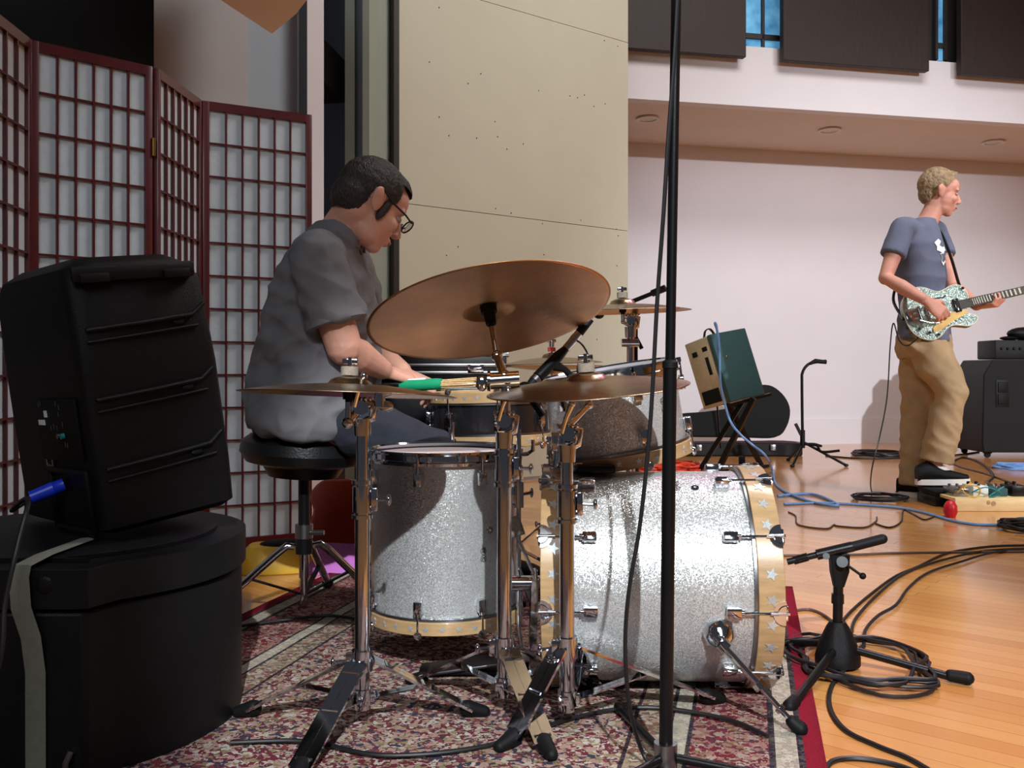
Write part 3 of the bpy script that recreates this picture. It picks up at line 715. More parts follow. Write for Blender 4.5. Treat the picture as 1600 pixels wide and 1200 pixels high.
def cstand(name, label, xy, ztop, hubz, foot_pts, lever=True, rp=.0145, grp='chrome cymbal stands', cat='cymbal stand', top_cast=True, zj=None):
    x, y = xy; t = thing(name, label, cat, (x, y, 0), grp)
    zj = zj or ztop*.55
    mb = MB(); mb.cyl((x, y, .045), (x, y, zj), rp, n=24); obj('lower_tube', mb, M['chrome'], t)
    mb = MB(); mb.cyl((x, y, zj), (x, y, ztop-.03), rp*.80, n=24); obj('upper_tube', mb, M['chrome'], t)
    mb = MB(); clamp(mb, (x, y, zj), rp+.0045, .05, (1, -.25, 0)); mb.cyl((x, y, zj+.03), (x, y, zj+.037), rp+.006, n=16); mb.cyl((x, y, zj-.037), (x, y, zj-.03), rp+.006, n=16); obj('height_clamp', mb, M['chrome'], t)
    if top_cast:
        mb = MB(); c = V((x, y, ztop))
        mb.cyl(c-V((0, 0, .055)), c-V((0, 0, .022)), rp+.002, rp+.004, n=16)
        mb.tube([c+V((0, 0, -.03)), c+V((.020, 0, -.020)), c+V((.024, 0, .006)), c+V((.004, 0, .012)), c+V((-.02, 0, .010))], [.008, .009, .009, .009, .007], 10)
        mb.cyl(c+V((0, -.020, 0)), c+V((0, .020, 0)), .014, n=18); mb.cyl(c+V((0, -.024, 0)), c+V((0, -.018, 0)), .009, n=10)
        for q in range(5): mb.ell(c+V((-.018+.009*q, -.014, .016)), (.004, .005, .005), n=8)
        obj('tilter_casting', mb, M['chrome'], t)
        if lever:
            mb = MB(); mb.tube([c+V((-.012, -.022, .002)), c+V((-.004, -.026, .03)), c+V((.006, -.028, .055))], [.0045, .0045, .0065], 8); mb.ell(c+V((.008, -.028, .060)), (.007, .006, .009)); obj('tilter_lever', mb, M['chrome'], t)
    mb = MB(); mb.cyl((x, y, hubz-.02), (x, y, hubz+.02), rp+.006, n=18)
    clamp(mb, (x, y, hubz), rp+.005, .036, (-1, -.3, 0)); obj('leg_collar', mb, M['chrome'], t)
    mb = MB(); mb.cyl((x, y, .055), (x, y, .085), rp+.004, n=16)
    for a in range(3): mb.box((x+.015*math.cos(a*2.1), y+.015*math.sin(a*2.1), .07), (.02, .012, .02), None, .003)
    obj('lower_collar', mb, M['chrome'], t)
    for fp in foot_pts:
        f = V((fp[0], fp[1], .028)); d = V((f.x-x, f.y-y, 0)); L_ = d.length; d.normalize(); sd = V((-d.y, d.x, 0))
        mb = MB(); h0 = V((x, y, hubz))+d*.022
        for s in (-.011, .011): mb.bar(h0+sd*s, f+sd*s, .0055, .021, sd)
        for q in (.12, .5, .93): mb.cyl(h0.lerp(f, q)-sd*.016, h0.lerp(f, q)+sd*.016, .0045, n=8)
        lg = obj('leg', mb, M['chrome'], t)
        mb = MB(); m_ = h0.lerp(f, .52); l0 = V((x, y, .068))+d*.02
        for s in (-.006, .006): mb.bar(l0+sd*s, m_+sd*s, .003, .011, sd)
        obj('leg_brace', mb, M['chrome'], t)
        mb = MB(); mb.limb([f-d*.006, f+d*.028+V((0, 0, -.010))], [.0165, .0125]); obj('rubber_foot', mb, M['rubber'], lg)
    return t
def link(t, a, b, r=.0085):             # short adjustable arm between stand top and tilter rod
    a, b = V(a), V(b); mb = MB(); mb.cyl(a, b, r, n=12); mb.ell(a, (r*1.5,)*3); mb.ell(b, (r*1.4,)*3); obj('tilter_arm', mb, M['chrome'], t)

# left crash on stand 1
S1 = P(566, 580, 1.80)
t = cstand('cymbal_stand', 'chrome cymbal stand under the left crash cymbal, nearest the PA speaker', (S1.x, S1.y), .630, .140,
           [F(392, 1128), F(735, 1128), F(468, 1226)], zj=.452)
c = P(545, 616, 1.78); Fc, h0 = cymbal('crash cymbal seen edge on at the left, in front of the drummer', c, (.03, .055, 1), .208, .022, .016)
e = topping(Fc, h0, t); link(t, (S1.x, S1.y, .632), e)
mb = MB(); q = V((S1.x+.035, S1.y-.01, .648)); mb.cyl(q+V((0, 0, -.016)), q+V((0, 0, .016)), .011, n=14); mb.ell(q+V((.012, 0, .014)), (.016, .007, .012)); mb.ell(q+V((.012, 0, -.016)), (.015, .007, .011)); obj('angle_wing_nut', mb, M['chrome'], t)
# ride on stand 2
S2 = P(788, 580, 1.87)
t = cstand('cymbal_stand', 'chrome cymbal stand under the big tilted cymbal, in the middle of the three near stands', (S2.x, S2.y), .600, .145,
           [F(655, 1080), F(852, 1186), F(905, 1086)], zj=.505)
c = P(765, 492, 1.95); Fc, h0 = cymbal('large aged bronze ride cymbal tilted up to show its underside', c, (-.165, .30, .925), .258, .010, .014, 'bronze_dark')
e = topping(Fc, h0, t, 'felt', .07)
link(t, (S2.x, S2.y, .690), e, .009)
mb = MB(); mb.cyl((S2.x, S2.y, .60), (S2.x+.004, S2.y, .668), .011, n=16); mb.cyl((S2.x-.028, S2.y, .680), (S2.x+.030, S2.y, .684), .017, n=18); mb.cyl((S2.x-.034, S2.y, .680), (S2.x-.028, S2.y, .68), .021, n=18)
mb.ell((S2.x-.045, S2.y, .675), (.012, .006, .016)); obj('boom_tilter', mb, M['chrome'], t)
# right crash on stand 3
S3 = P(886, 580, 1.79)
t = cstand('cymbal_stand', 'chrome cymbal stand in front of the left end of the bass drum', (S3.x, S3.y), .580, .168,
           [F(1108, 1108), F(925, 1085), F(800, 1176)], zj=.445)
c = P(918, 607, 1.83); Fc, h0 = cymbal('crash cymbal seen edge on in front of the silver rack tom', c, (-.075, -.075, 1), .200, .022, .014)
e = topping(Fc, h0, t, 'felt', .02); link(t, (S3.x, S3.y, .592), e, .007)
# far crash
S4 = P(985, 580, 2.9)
t = cstand('cymbal_stand', 'far cymbal stand behind the rack tom carrying the small far crash', (S4.x, S4.y), .86, .22,
           [(S4.x-.22, S4.y-.05), (S4.x+.17, S4.y-.17), (S4.x+.08, S4.y+.22)], lever=False, zj=.62)
mb = MB(); mb.cyl((S4.x-.030, S4.y-.02, .788), (S4.x+.024, S4.y-.02, .788), .013, n=16); obj('rod_joint', mb, M['chrome'], t)
c = P(973, 487, 2.9); Fc, h0 = cymbal('crash cymbal farthest from the drummer, edge on against the pale wall', c, (-.03, -.02, 1), .212, .026, .02)
e = topping(Fc, h0, t, 'felt', .03); link(t, (S4.x, S4.y, .84), e, .005)
# hi-hat
HH = P(862, 580, 3.05)
t = cstand('hi_hat_stand', 'hi-hat stand behind the snare with its pair of cymbals at eye level', (HH.x, HH.y), .64, .20,
           [(HH.x-.20, HH.y+.1), (HH.x+.21, HH.y+.08), (HH.x+.0, HH.y+.24)], lever=False, grp=None, cat='hi-hat stand', top_cast=False, zj=.45, rp=.012)
mb = MB(); mb.cyl((HH.x, HH.y, .60), (HH.x, HH.y, .80), .003, n=8); obj('pull_rod', mb, M['chrome'], t)
mb = MB(); mb.cyl((HH.x, HH.y, .765), (HH.x, HH.y, .778), .013, n=14); obj('clutch_felt', mb, M['felt_red'], t)
mb = MB(); mb.cyl((HH.x, HH.y, .779), (HH.x, HH.y, .80), .009, n=12); mb.box((HH.x, HH.y, .80), (.03, .006, .012), None, .002); obj('clutch', mb, M['chrome'], t)
mb = MB(); mb.box((HH.x-.02, HH.y-.12, .045), (.085, .26, .008), Euler((math.radians(-9), 0, .1)).to_matrix(), .002); obj('pedal_board', mb, M['steel'], t)
cymbal('top hi-hat cymbal edge on behind the snare drum', (HH.x, HH.y, .726), (-.03, -.015, 1), .168, .022, .016)
mbn = cymbal('bottom hi-hat cymbal just under the top one behind the snare drum', (HH.x, HH.y, .718), (0, 0, -1), .168, .018, .014)

# ---- bass drum pedal
t = thing('bass_drum_pedal', 'bass drum pedal clamped to the left hoop of the bass drum', 'drum pedal', (.02, 2.12, 0))
mb = MB(); mb.box((-.08, 2.12, .035), (.26, .085, .007), Euler((0, math.radians(-8), 0)).to_matrix(), .002); obj('foot_board', mb, M['steel'], t)
mb = MB(); mb.box((-.06, 2.12, RUGZ+.006), (.30, .07, .006), None, .001); obj('base_plate', mb, M['black_metal'], t)
for s in (-1, 1):
    mb = MB(); mb.bar((.045, 2.12+s*.045, RUGZ), (.052, 2.12+s*.045, .235), .016, .012); obj('upright', mb, M['chrome'], t)
mb = MB(); mb.cyl((.052, 2.065, .232), (.052, 2.175, .232), .007, n=12); mb.cyl((.052, 2.12, .232), (.002, 2.12, .345), .004, n=8); mb.cyl((.0, 2.12, .215), (.07, 2.12, .215), .018, n=14); obj('beater_shaft', mb, M['chrome'], t)
mb = MB(); mb.cyl((-.018, 2.12, .335), (.022, 2.12, .35), .023, n=18); obj('beater', mb, M['felt'], t)

# ---- throne
TH = V((-.605, 2.70, 0))
t = thing('drum_throne', 'round black vinyl drum stool on chrome tripod legs under the drummer', 'stool', TH)
FMt = Matrix.Translation((TH.x, TH.y, .425)) @ Matrix.Rotation(math.radians(3), 4, 'Y')
mb = MB(FMt); mb.lathe([(0, .0), (.12, .0), (.165, .012), (.184, .04), (.180, .07), (.155, .09), (.08, .098), (0, .10)], 48); obj('seat', mb, M['leather'], t)
mb = MB(FMt); mb.cyl((0, 0, -.03), (0, 0, .004), .10, .12); obj('seat_plate', mb, M['black_metal'], t)
mb = MB(); mb.cyl((TH.x, TH.y, .10), (TH.x, TH.y, .30), .0145); mb.cyl((TH.x, TH.y, .02), (TH.x, TH.y, .12), .011); obj('lower_post', mb, M['chrome'], t)
mb = MB(); mb.cyl((TH.x, TH.y, .24), (TH.x, TH.y, .41), .0165); obj('upper_post', mb, M['black_metal'], t)
mb = MB(); mb.cyl((TH.x, TH.y, .215), (TH.x, TH.y, .255), .026); mb.cyl((TH.x+.02, TH.y-.01, .232), (TH.x+.062, TH.y-.02, .234), .007, n=10); obj('height_collar', mb, M['steel'], t)
mb = MB(); mb.cyl((TH.x, TH.y, .17), (TH.x, TH.y, .212), .024); obj('leg_hub', mb, M['black_metal'], t)
for fx, fy in ((-.235, -.06), (.19, .10), (.02, .245)):
    f = V((TH.x+fx, TH.y+fy, .03)); d = V((fx, fy, 0)).normalized(); h = V((TH.x, TH.y, .19))+d*.028
    mb = MB(); mb.tube([h, h+d*.02+V((0, 0, .004)), h+d*.045+V((0, 0, -.015)), f], [.010, .0115, .0115, .0115], 12); lg = obj('leg', mb, M['chrome'], t)
    mb = MB(); mb.bar(V((TH.x, TH.y, .05)), h.lerp(f, .55), .014, .005); obj('leg_brace', mb, M['black_metal'], t)
    mb = MB(); mb.limb([f-d*.004, f+d*.02+V((0, 0, -.006))], [.0165, .0135]); obj('rubber_foot', mb, M['rubber'], lg)

# ================================================================== MICROPHONES AROUND THE KIT
t = thing('snare_microphone', 'black microphone clipped to the rack tom rim pointing down at the snare', 'microphone', P(860, 600, 2.06))
a, b = P(826, 604, 2.05), P(884, 545, 2.10); d = (b-a).normalized()
mb = MB(); mb.tube([a+d*.03, a+d*.032, a+d*.10, b], [.011, .0135, .0135, .0085], 16); body = obj('microphone_body', mb, M['black_metal'], t)
mb = MB(); mb.tube([a+d*.018, a+d*.029], [.0125, .0125], 16); obj('ring', mb, M['steel'], t)
mb = MB(); mb.tube([a, a+d*.018], [.009, .0115], 16); obj('grille', mb, M['rubber'], t)
b2 = P(905, 520, 2.11); mb = MB(); mb.cyl(b, b2, .0095, .0095, n=14); mb.cyl(b.lerp(b2, .5), b.lerp(b2, .72), .0102, n=14); obj('cable_plug', mb, M['chrome'], t)
mb = MB(); mb.cyl(b2, P(924, 499, 2.11), .0105, .007, n=12); obj('plug_boot', mb, M['rubber'], t)
mb = MB(); cl = a.lerp(b, .62); mb.tube([cl+V((0, 0, -.004)), P(882, 577, 2.09), P(893, 588, 2.10), P(912, 588, 2.10)], [.014, .008, .008, .008], 10); mb.box(P(905, 588, 2.10), (.055, .022, .014), None, .003)
mb.cyl(P(905, 588, 2.10), P(905, 572, 2.10), .006, n=10); obj('rim_clip', mb, M['black_plastic'], t)
mb = MB(); mb.tube(spline([b2.lerp(b, .8), P(893, 530, 2.1), P(908, 537, 2.1), P(919, 556, 2.1), P(921, 580, 2.1)], 6), .0022, 6); obj('lead', mb, M['cable'], t)
mb = MB(); mb.bar(P(818, 606, 2.02), P(848, 650, 2.0), .011, .011); mb.ell(P(820, 606, 2.02), (.016, .012, .014)); mb.bar(P(800, 604, 1.9), P(822, 607, 2.02), .012, .012)
o = obj('wing_lever', mb, M['black_metal'], t)

t = thing('boom_stand', 'black microphone boom stand behind the far crash cymbal', 'microphone stand', (P(992, 580, 3.15).x, 3.15, 0))
bx = P(992, 580, 3.15); mb = MB(); mb.cyl((bx.x, bx.y, .12), (bx.x, bx.y, .50), .0135); mb.cyl((bx.x, bx.y, .50), (bx.x, bx.y, .92), .010); obj('pole', mb, M['black_metal'], t)
mb = MB(); mb.cyl((bx.x, bx.y, .46), (bx.x, bx.y, .55), .020, .018); mb.cyl((bx.x, bx.y-.02, .905), (bx.x, bx.y+.02, .905), .020); obj('clutch', mb, M['black_plastic'], t)
mb = MB(); mb.bar(P(990, 520, 3.1), P(1003, 545, 3.1), .010, .012); obj('lever', mb, M['black_plastic'], t)
mb = MB(); p0, p1 = P(1040, 450, 3.1), P(936, 492, 3.2); mb.cyl(p0, p1, .0075); mb.cyl(p0, p0.lerp(p1, .2), .012); mb.ell(p1, (.018, .014, .014)); obj('boom_arm', mb, M['black_metal'], t)
mb = MB(); mb.cyl((bx.x, bx.y, .08), (bx.x, bx.y, .16), .022); obj('leg_hub', mb, M['black_plastic'], t)
for a in (.4, 2.5, 4.6):
    mb = MB(); mb.cyl((bx.x, bx.y, .13), (bx.x+.3*math.cos(a), bx.y+.3*math.sin(a), .012), .007, n=10); obj('leg', mb, M['black_metal'], t)

# tall foreground stand
FP = P(1040, 580, 1.60)
t = thing('tall_microphone_stand', 'tall black pole of a microphone stand close to the camera, crossing the whole picture', 'microphone stand', (FP.x, FP.y, 0))
top = P(1057, -40, 1.56); b0 = V((FP.x, FP.y, .02)); j = b0.lerp(top, .52)
jj = P(1047, 566, 1.585)
mb = MB(); mb.cyl(b0, jj, .0118, n=20); obj('lower_tube', mb, M['black_metal'], t)
mb = MB(); mb.cyl(jj, top, .0085, n=20); obj('upper_tube', mb, M['black_metal'], t)
mb = MB(); mb.tube([jj-V((0, 0, .010)), jj, jj+V((0, 0, .004))], [.0135, .0135, .010], 16); obj('clutch', mb, M['rubber'], t)
for a in (-.35, 1.75, 3.9):
    mb = MB(); c, s = math.cos(a), math.sin(a); mb.tube([(FP.x+.02*c, FP.y+.02*s, .035), (FP.x+.26*c, FP.y+.26*s, .022)], .008, 10); mb.limb([(FP.x+.26*c, FP.y+.26*s, .022), (FP.x+.28*c, FP.y+.28*s, .021)], [.011, .010]); obj('leg', mb, M['black_metal'], t)
mb = MB(); mb.cyl((FP.x, FP.y, .018), (FP.x, FP.y, .06), .020); obj('leg_hub', mb, M['steel'], t)
kp = [P(1060, -30, 1.545), P(1053, 100, 1.55), P(1045, 205, 1.555), P(1037, 330, 1.56), P(1027, 470, 1.57), P(1020, 600, 1.57), P(1013, 700, 1.57), P(1000, 820, 1.57), P(982, 930, 1.57), P(977, 1020, 1.575), P(985, 1110, 1.59), P(1006, 1180, 1.62), F(1040, 1215, .02), F(1120, 1225, .02)]
mb = MB(); mb.tube(spline(kp, 8), .0036, 8); o = obj('microphone_cable', mb, M['cable']); base(o, F(1040, 1215)); tag(o, 'black cable hanging down beside the tall foreground pole', 'cable')

# short stand on the floor at the right
ST = V((.772, 2.2, 0))
t = thing('short_microphone_stand', 'short black microphone tripod on the wood floor right of the bass drum', 'microphone stand', ST)
mb = MB(Matrix.Translation(ST)); mb.lathe([(0, .105), (.018, .107), (.026, .095), (.044, .055), (.052, .025), (.052, .008), (.03, .004), (0, .004)], 24); hb = obj('leg_hub', mb, M['black_plastic'], t)
mb = MB(); mb.cyl(ST+V((0, 0, .10)), ST+V((.002, 0, .235)), .0115, n=16); mb.cyl(ST+V((0, 0, .150)), ST+V((0, 0, .172)), .0145, n=16); obj('pole', mb, M['black_metal'], t)
hd = P(1311, 866, 2.2); mb = MB(); mb.loft([(ST+V((.002, 0, .19)), V((.012, 0, 0)), V((0, .011, 0))), (ST+V((.004, 0, .225)), V((.022, 0, 0)), V((0, .013, 0))), (hd, V((.024, 0, 0)), V((0, .014, 0)))], 12, 4); obj('boom_head', mb, M['black_plastic'], t)
mb = MB(); mb.cyl(P(1316, 878, 2.17), P(1316, 878, 2.185), .013, n=16); mb.cyl(P(1291, 869, 2.17), P(1291, 869, 2.185), .008, n=12); obj('chrome_bolt', mb, M['steel'], t)
mb = MB(); mb.cyl(P(1322, 882, 2.18), P(1346, 899, 2.17), .0032, n=8); mb.ell(P(1348, 900, 2.17), (.008,)*3); obj('knob_lever', mb, M['black_plastic'], t)
mb = MB(); a, b = P(1230, 878, 2.22), P(1379, 842, 2.18); mb.cyl(a, b, .0075, n=14); mb.cyl(P(1240, 876, 2.22), P(1262, 870, 2.21), .010, n=14)
mb.cyl(P(1276, 867, 2.205), P(1332, 854, 2.19), .0125, n=14); arm = obj('boom_arm', mb, M['black_metal'], t)
mb = MB(); mb.cyl(P(1331, 854.5, 2.19), b, .0115, n=14); mb.ell(b, (.0115,)*3); obj('boom_grip', mb, M['rubber'], arm)
for px, py, r in ((1490, 1059, 1), (1240, 1100, 1), (1215, 1003, 1)):
    f = F(px, py, .012); d = (f-ST); d.z = 0; d.normalize()
    mb = MB(); mb.cyl(ST+d*.035+V((0, 0, .045 if r else .03)), f, .0095, n=12); lg = obj('leg', mb, M['black_metal'], t)
    mb = MB(); mb.limb([f-d*.006+V((0, 0, .004)), f+d*.028+V((0, 0, .003))], [.0135, .0145]); obj('rubber_foot', mb, M['rubber'], lg)
# ================================================================== PEOPLE
def head_mesh(HM, s, neck_pts, neck_r, extra=None, vox=.0038, beard=False):
    mb = MB(HM @ Matrix.Scale(s, 4))
    mb.ell((-.012, 0, .040), (.098, .077, .088), n=24)
    mb.ell((.030, 0, -.018), (.062, .062, .085), n=20)
    mb.ell((.052, 0, .045), (.045, .060, .050), n=20)
    mb.ell((.030, 0, -.072), (.055, .052, .036), n=18)
    mb.ell((.066, 0, -.092), (.024, .027, .020), n=14); mb.ell((.062, 0, -.055), (.034, .036, .044), n=16); mb.ell((.045, 0, -.080), (.045, .040, .026), n=16)
    mb.loft([(V((.088, 0, .022)), V((.010, 0, 0)), V((0, .008, 0))), (V((.100, 0, .0)), V((.010, 0, 0)), V((0, .010, 0))), (V((.113, 0, -.026)), V((.013, 0, 0)), V((0, .013, 0))), (V((.104, 0, -.037)), V((.012, 0, 0)), V((0, .015, 0)))], 12)
    for y in (-1, 1):
        mb.ell((.107, y*.010, -.032), (.009, .008, .007), n=10)
        mb.ell((.070, y*.036, -.022), (.022, .020, .022), n=12)
        mb.ell((.080, y*.030, .026), (.013, .026, .010), n=12)
        R = Euler((0, math.radians(-14), y*math.radians(-22))).to_matrix()
        mb.ell((-.006, y*.080, .002), (.022, .010, .035), R, n=14)
        mb.ell((-.011, y*.088, .014), (.019, .006, .021), R, n=12)
        mb.ell((.000, y*.078, -.024), (.010, .007, .011), R, n=10)
    mb.ell((.094, 0, -.056), (.012, .022, .0065), n=12); mb.ell((.090, 0, -.069), (.013, .020, .007), n=12)
    mb.M = Matrix.Identity(4)
    return mb
def hair_mesh(HM, s, lumps, keep, vox=.004, amp=.004, freq=45, seed=1):
    mb = MB(HM @ Matrix.Scale(s, 4))
    for c, r in lumps: mb.ell(c, r, n=20)
    me = remeshed(mb, vox, 3, 'hair'); wrinkle(me, amp, freq, seed=seed)
    inv = (HM @ Matrix.Scale(s, 4)).inverted(); cut(me, lambda p: keep(inv @ p)); return me
def hand(mb, wrist, d, palm_n, curls, thumb_side, s=1.0, spread=.10, thumb_curl=.6):
    """palm with five separate bent fingers.  d = pointing direction, palm_n = direction the palm faces"""
    d = V(d).normalized(); n = (V(palm_n)-d*V(palm_n).dot(d)).normalized(); w_ = d.cross(n)*thumb_side
    wrist = V(wrist)
    mb.loft([(wrist-d*.02*s, w_*.026*s, n*.020*s), (wrist+d*.01*s, w_*.028*s, n*.018*s), (wrist+d*.045*s, w_*.039*s, n*.0155*s), (wrist+d*.085*s, w_*.041*s, n*.013*s), (wrist+d*.094*s, w_*.038*s, n*.010*s)], 16, 2.6)
    mb.ell(wrist+d*.03*s+w_*.024*s+n*.008*s, (.019*s,)*3, n=12)
    L = [(.043, .026, .021), (.047, .030, .022), (.043, .028, .021), (.034, .021, .019)]; rr = [.0088, .0090, .0086, .0076]
    for i in range(4):
        o = (1.5-i)*.0205*s; p = wrist+d*(.086-(abs(i-1)*.004))*s+w_*o
        f = (d+w_*(1.5-i)*spread).normalized(); c = curls[i] if isinstance(curls, (list, tuple)) else curls
        pts_ = [p-f*.02*s, p]; ang = 0
        for k, l_ in enumerate(L[i]):
            ang += c*(.75 if k == 0 else 1.0); dr = f*math.cos(ang)+n*math.sin(ang); p = p+dr*l_*s; pts_.append(p)
        r = rr[i]*s; mb.limb(pts_, [r*1.05, r*1.08, r, r*.92, r*.80], 10)
    p = wrist+d*.028*s+w_*.030*s+n*.006*s; f = (d*.70+w_*.65+n*.25).normalized(); pts_ = [wrist+d*.015*s+w_*.015*s, p]
    for k, l_ in enumerate((.036, .028)):
        p = p+f*l_*s; pts_.append(p); f = (f*math.cos(thumb_curl)+(n*.6-w_*.55+d*.3).normalized()*math.sin(thumb_curl)).normalized()
    mb.limb(pts_, [.014*s, .0125*s, .0105*s, .009*s], 10)
def oval(c, hx, hy, tilt=0, yaw=0):
    cu, su = math.cos(yaw), math.sin(yaw)
    return (V(c), V((cu*hx, su*hx, tilt*hx)), V((-su*hy, cu*hy, 0)))
def head_frame(o, f, roll=0):
    f = V(f).normalized(); y = V((0, 0, 1)).cross(f).normalized(); z = f.cross(y)
    m = Matrix((f, y, z)).transposed().to_4x4()
    return Matrix.Translation(V(o)) @ m @ Matrix.Rotation(roll, 4, 'X')
def project_patch(me, M3, pts, parent, name, m, eye=(0, 0, EYE), off=.004):
    """small flat pieces laid on a cloth surface"""
    bm = bmesh.new(); bm.from_mesh(me); bv = BVHTree.FromBMesh(bm); out = MB()
    for poly in pts:
        vs_ = []
        for px, py in poly:
            p = P(px, py, 1.0)-V(eye); loc, nn, _, _ = bv.ray_cast(V(eye), p.normalized())
            if loc is None: break
            vs_.append(loc+nn*off)
        else:
            c = sum(vs_, V((0, 0, 0)))/len(vs_)
            f = [out.vert(v) for v in vs_]; cv = out.vert(c)
            for i in range(len(f)): out._f((f[i], f[(i+1) % len(f)], cv))
    bm.free(); o = obj(name, out, m, parent); return o

# ---------------------------------------------------------------- drummer
t = thing('person', 'seated person with dark hair and glasses in a grey shirt, at the drum kit', 'person', (-.60, 2.70, 0))
SH = V((-.530, 2.520, 1.005)); EL = V((-.455, 2.515, .765)); WR = V((-.372, 2.665, .705))
SH2 = V((-.500, 2.885, 1.010)); EL2 = V((-.47, 2.97, .775)); WR2 = V((-.335, 2.83, .700))
HO = V((-.412, 2.68, 1.180)); HM = head_frame(HO, (.72, .40, -.50))
neck = [V((-.530, 2.70, 1.03)), V((-.505, 2.70, 1.09)), V((-.468, 2.685, 1.14)), HO+(HM.to_3x3() @ V((-.028, 0, -.02)))]
mb = head_mesh(HM, 1.04, None, None)
mb.limb(neck, [.075, .066, .062, .066], 18)
mb.loft([oval((-.60, 2.72, .53), .13, .155), oval((-.585, 2.72, .66), .135, .16), oval((-.565, 2.715, .80), .13, .155), oval((-.555, 2.71, .94), .12, .165), oval((-.54, 2.705, 1.03), .085, .14), oval((-.53, 2.70, 1.07), .05, .07)], 24)
for a, b, c in ((SH, EL, WR), (SH2, EL2, WR2)):
    mb.limb([a, a.lerp(b, .5), b, b.lerp(c, .35), c], [.056, .054, .050, .047, .030], 16)
HP = V((-.585, 2.635, .575)); KN = V((-.215, 2.545, .475)); AN = V((-.165, 2.615, .10))
HP2 = V((-.585, 2.81, .575)); KN2 = V((-.215, 2.985, .52)); AN2 = V((-.10, 3.04, .11))
for a, b, c in ((HP, KN, AN), (HP2, KN2, AN2)): mb.limb([a, b, c], [.075, .052, .036], 14)
hand(mb, WR+(WR-EL).normalized()*.02, (WR-EL).normalized()*.7+V((.6, .1, .0)), (.05, .35, -.6), [.75, .85, .9, .9], 1, .95, .05, .5)
hand(mb, WR2+(WR2-EL2).normalized()*.02, (.7, -.5, -.25), (0, -.1, -1), [.7, .8, .85, .9], -1, .95, .05, .5)
body = obj('body', None, M['skin_d'], t, me=remeshed(mb, .0045, 3, 'body'), edge=False)
keep = lambda p: not (p.x > .050+.35*max(0, p.z-.05)*-1 and p.z < .085) and (p.z > -.01-.75*min(0, p.x+.0)*0 or p.x < -.02) and not (abs(p.y) > .060 and -.026 < p.x < .018 and p.z < .028) and p.z > (-.062 if p.x < -.03 else -.045+(p.x+.03)*.9)
hm = hair_mesh(HM, 1.04, [((-.012, 0, .043), (.102, .081, .090)), ((-.05, 0, -.006), (.063, .070, .066)), ((.03, 0, .058), (.068, .070, .066))], keep, amp=.0016, freq=80)
obj('hair', None, M['hair_dark'], t, me=hm, edge=False)
for y in (-1, 1):
    mb = MB(HM @ Matrix.Scale(1.04, 4)); mb.ell((.026, y*.0655, -.006), (.013, .006, .040), Euler((0, .12, 0)).to_matrix()); obj('sideburn', mb, M['hair_dark'], t)
mb = MB(HM @ Matrix.Scale(1.04, 4)); mb.ell((.100, 0, -.061), (.008, .019, .006)); obj('lips', mb, M['lips'], t)
for y in (-1, 1):
    mb = MB(HM @ Matrix.Scale(1.04, 4)); mb.ell((.081, y*.031, .004), (.012, .014, .009)); obj('eye', mb, M['eye_white'], t)
    mb = MB(HM @ Matrix.Scale(1.04, 4)); mb.tube([(.088, y*.016, .028), (.088, y*.034, .033), (.076, y*.050, .029)], [.003, .004, .002], 6); obj('eyebrow', mb, M['hair_dark'], t)
mb = MB(HM @ Matrix.Scale(1.04, 4))
for y in (-1, 1):
    pts_ = [V((.116+.004*math.cos(a), y*(.033+.026*math.cos(a)), .002+.019*math.sin(a))) for a in [2*PI*k/18 for k in range(19)]]
    mb.tube(pts_, .0024, 6); mb.tube([(.114, y*.060, .008), (.085, y*.078, .010), (.03, y*.084, .016), (-.01, y*.088, .030), (-.022, y*.086, .018)], .0026, 6)
mb.tube([(.118, -.008, .004), (.120, 0, .008), (.118, .008, .004)], .002, 6)
gl = obj('glasses', mb, M['black_metal'], t, 'black framed glasses')
for y in (-1, 1):
    mb = MB(HM @ Matrix.Scale(1.04, 4) @ Matrix.Translation((.1165, y*.033, .002)) @ Matrix.Rotation(PI/2, 4, 'Y')); mb.lathe([(0, 0), (.018, 0), (.018, .001), (0, .001)], 18); obj('lens', mb, M['glass'], gl)
# shirt
mb = MB()
mb.loft([oval((-.590, 2.71, .520), .165, .215, -.10), oval((-.590, 2.71, .55), .185, .225, -.1), oval((-.585, 2.715, .61), .186, .218, -.05), oval((-.575, 2.718, .70), .178, .206), oval((-.565, 2.712, .80), .168, .196), oval((-.556, 2.708, .90), .152, .196), oval((-.548, 2.703, .97), .136, .198), oval((-.540, 2.70, 1.03), .112, .178), oval((-.530, 2.70, 1.075), .088, .118), oval((-.520, 2.70, 1.105), .066, .078)], 36)
for a, b in ((SH, EL), (SH2, EL2)):
    d = (b-a).normalized(); e = a+d*.185
    mb.limb([a+V((-.005, .05 if a is SH else -.05, .008)), a, a.lerp(e, .5)], [.080, .076, .078], 20); mb.tube([a, e], [.072, .083], 24)
me = remeshed(mb, .0065, 5, 'shirt')
def shirt_fold(c):
    k = max(0, min(1, (1.0-c.z)/.25)); q = V((c.x*3, c.y*3, c.z*10+c.x*6)); a = noise.noise(q*1.25+V((4, 1, 7))); b = noise.noise(V((c.x*14-c.z*6, c.y*9, c.z*15))*1.1)
    return (.006+.012*k)*(1-abs(a)*3.4)*(.6+.4*noise.noise(c*7))+(.003+.003*k)*(1-abs(b)*3)+.0015*noise.noise(c*34)
displace(me, shirt_fold)
sh = obj('shirt', None, M['shirt_d'], t, me=me, edge=False)
mb = MB(); seg = []
FN = frame((.10, -.02, 1)); c0 = V((-.512, 2.698, 1.096))
a_ = [math.radians(x) for x in range(28, 333, 12)]
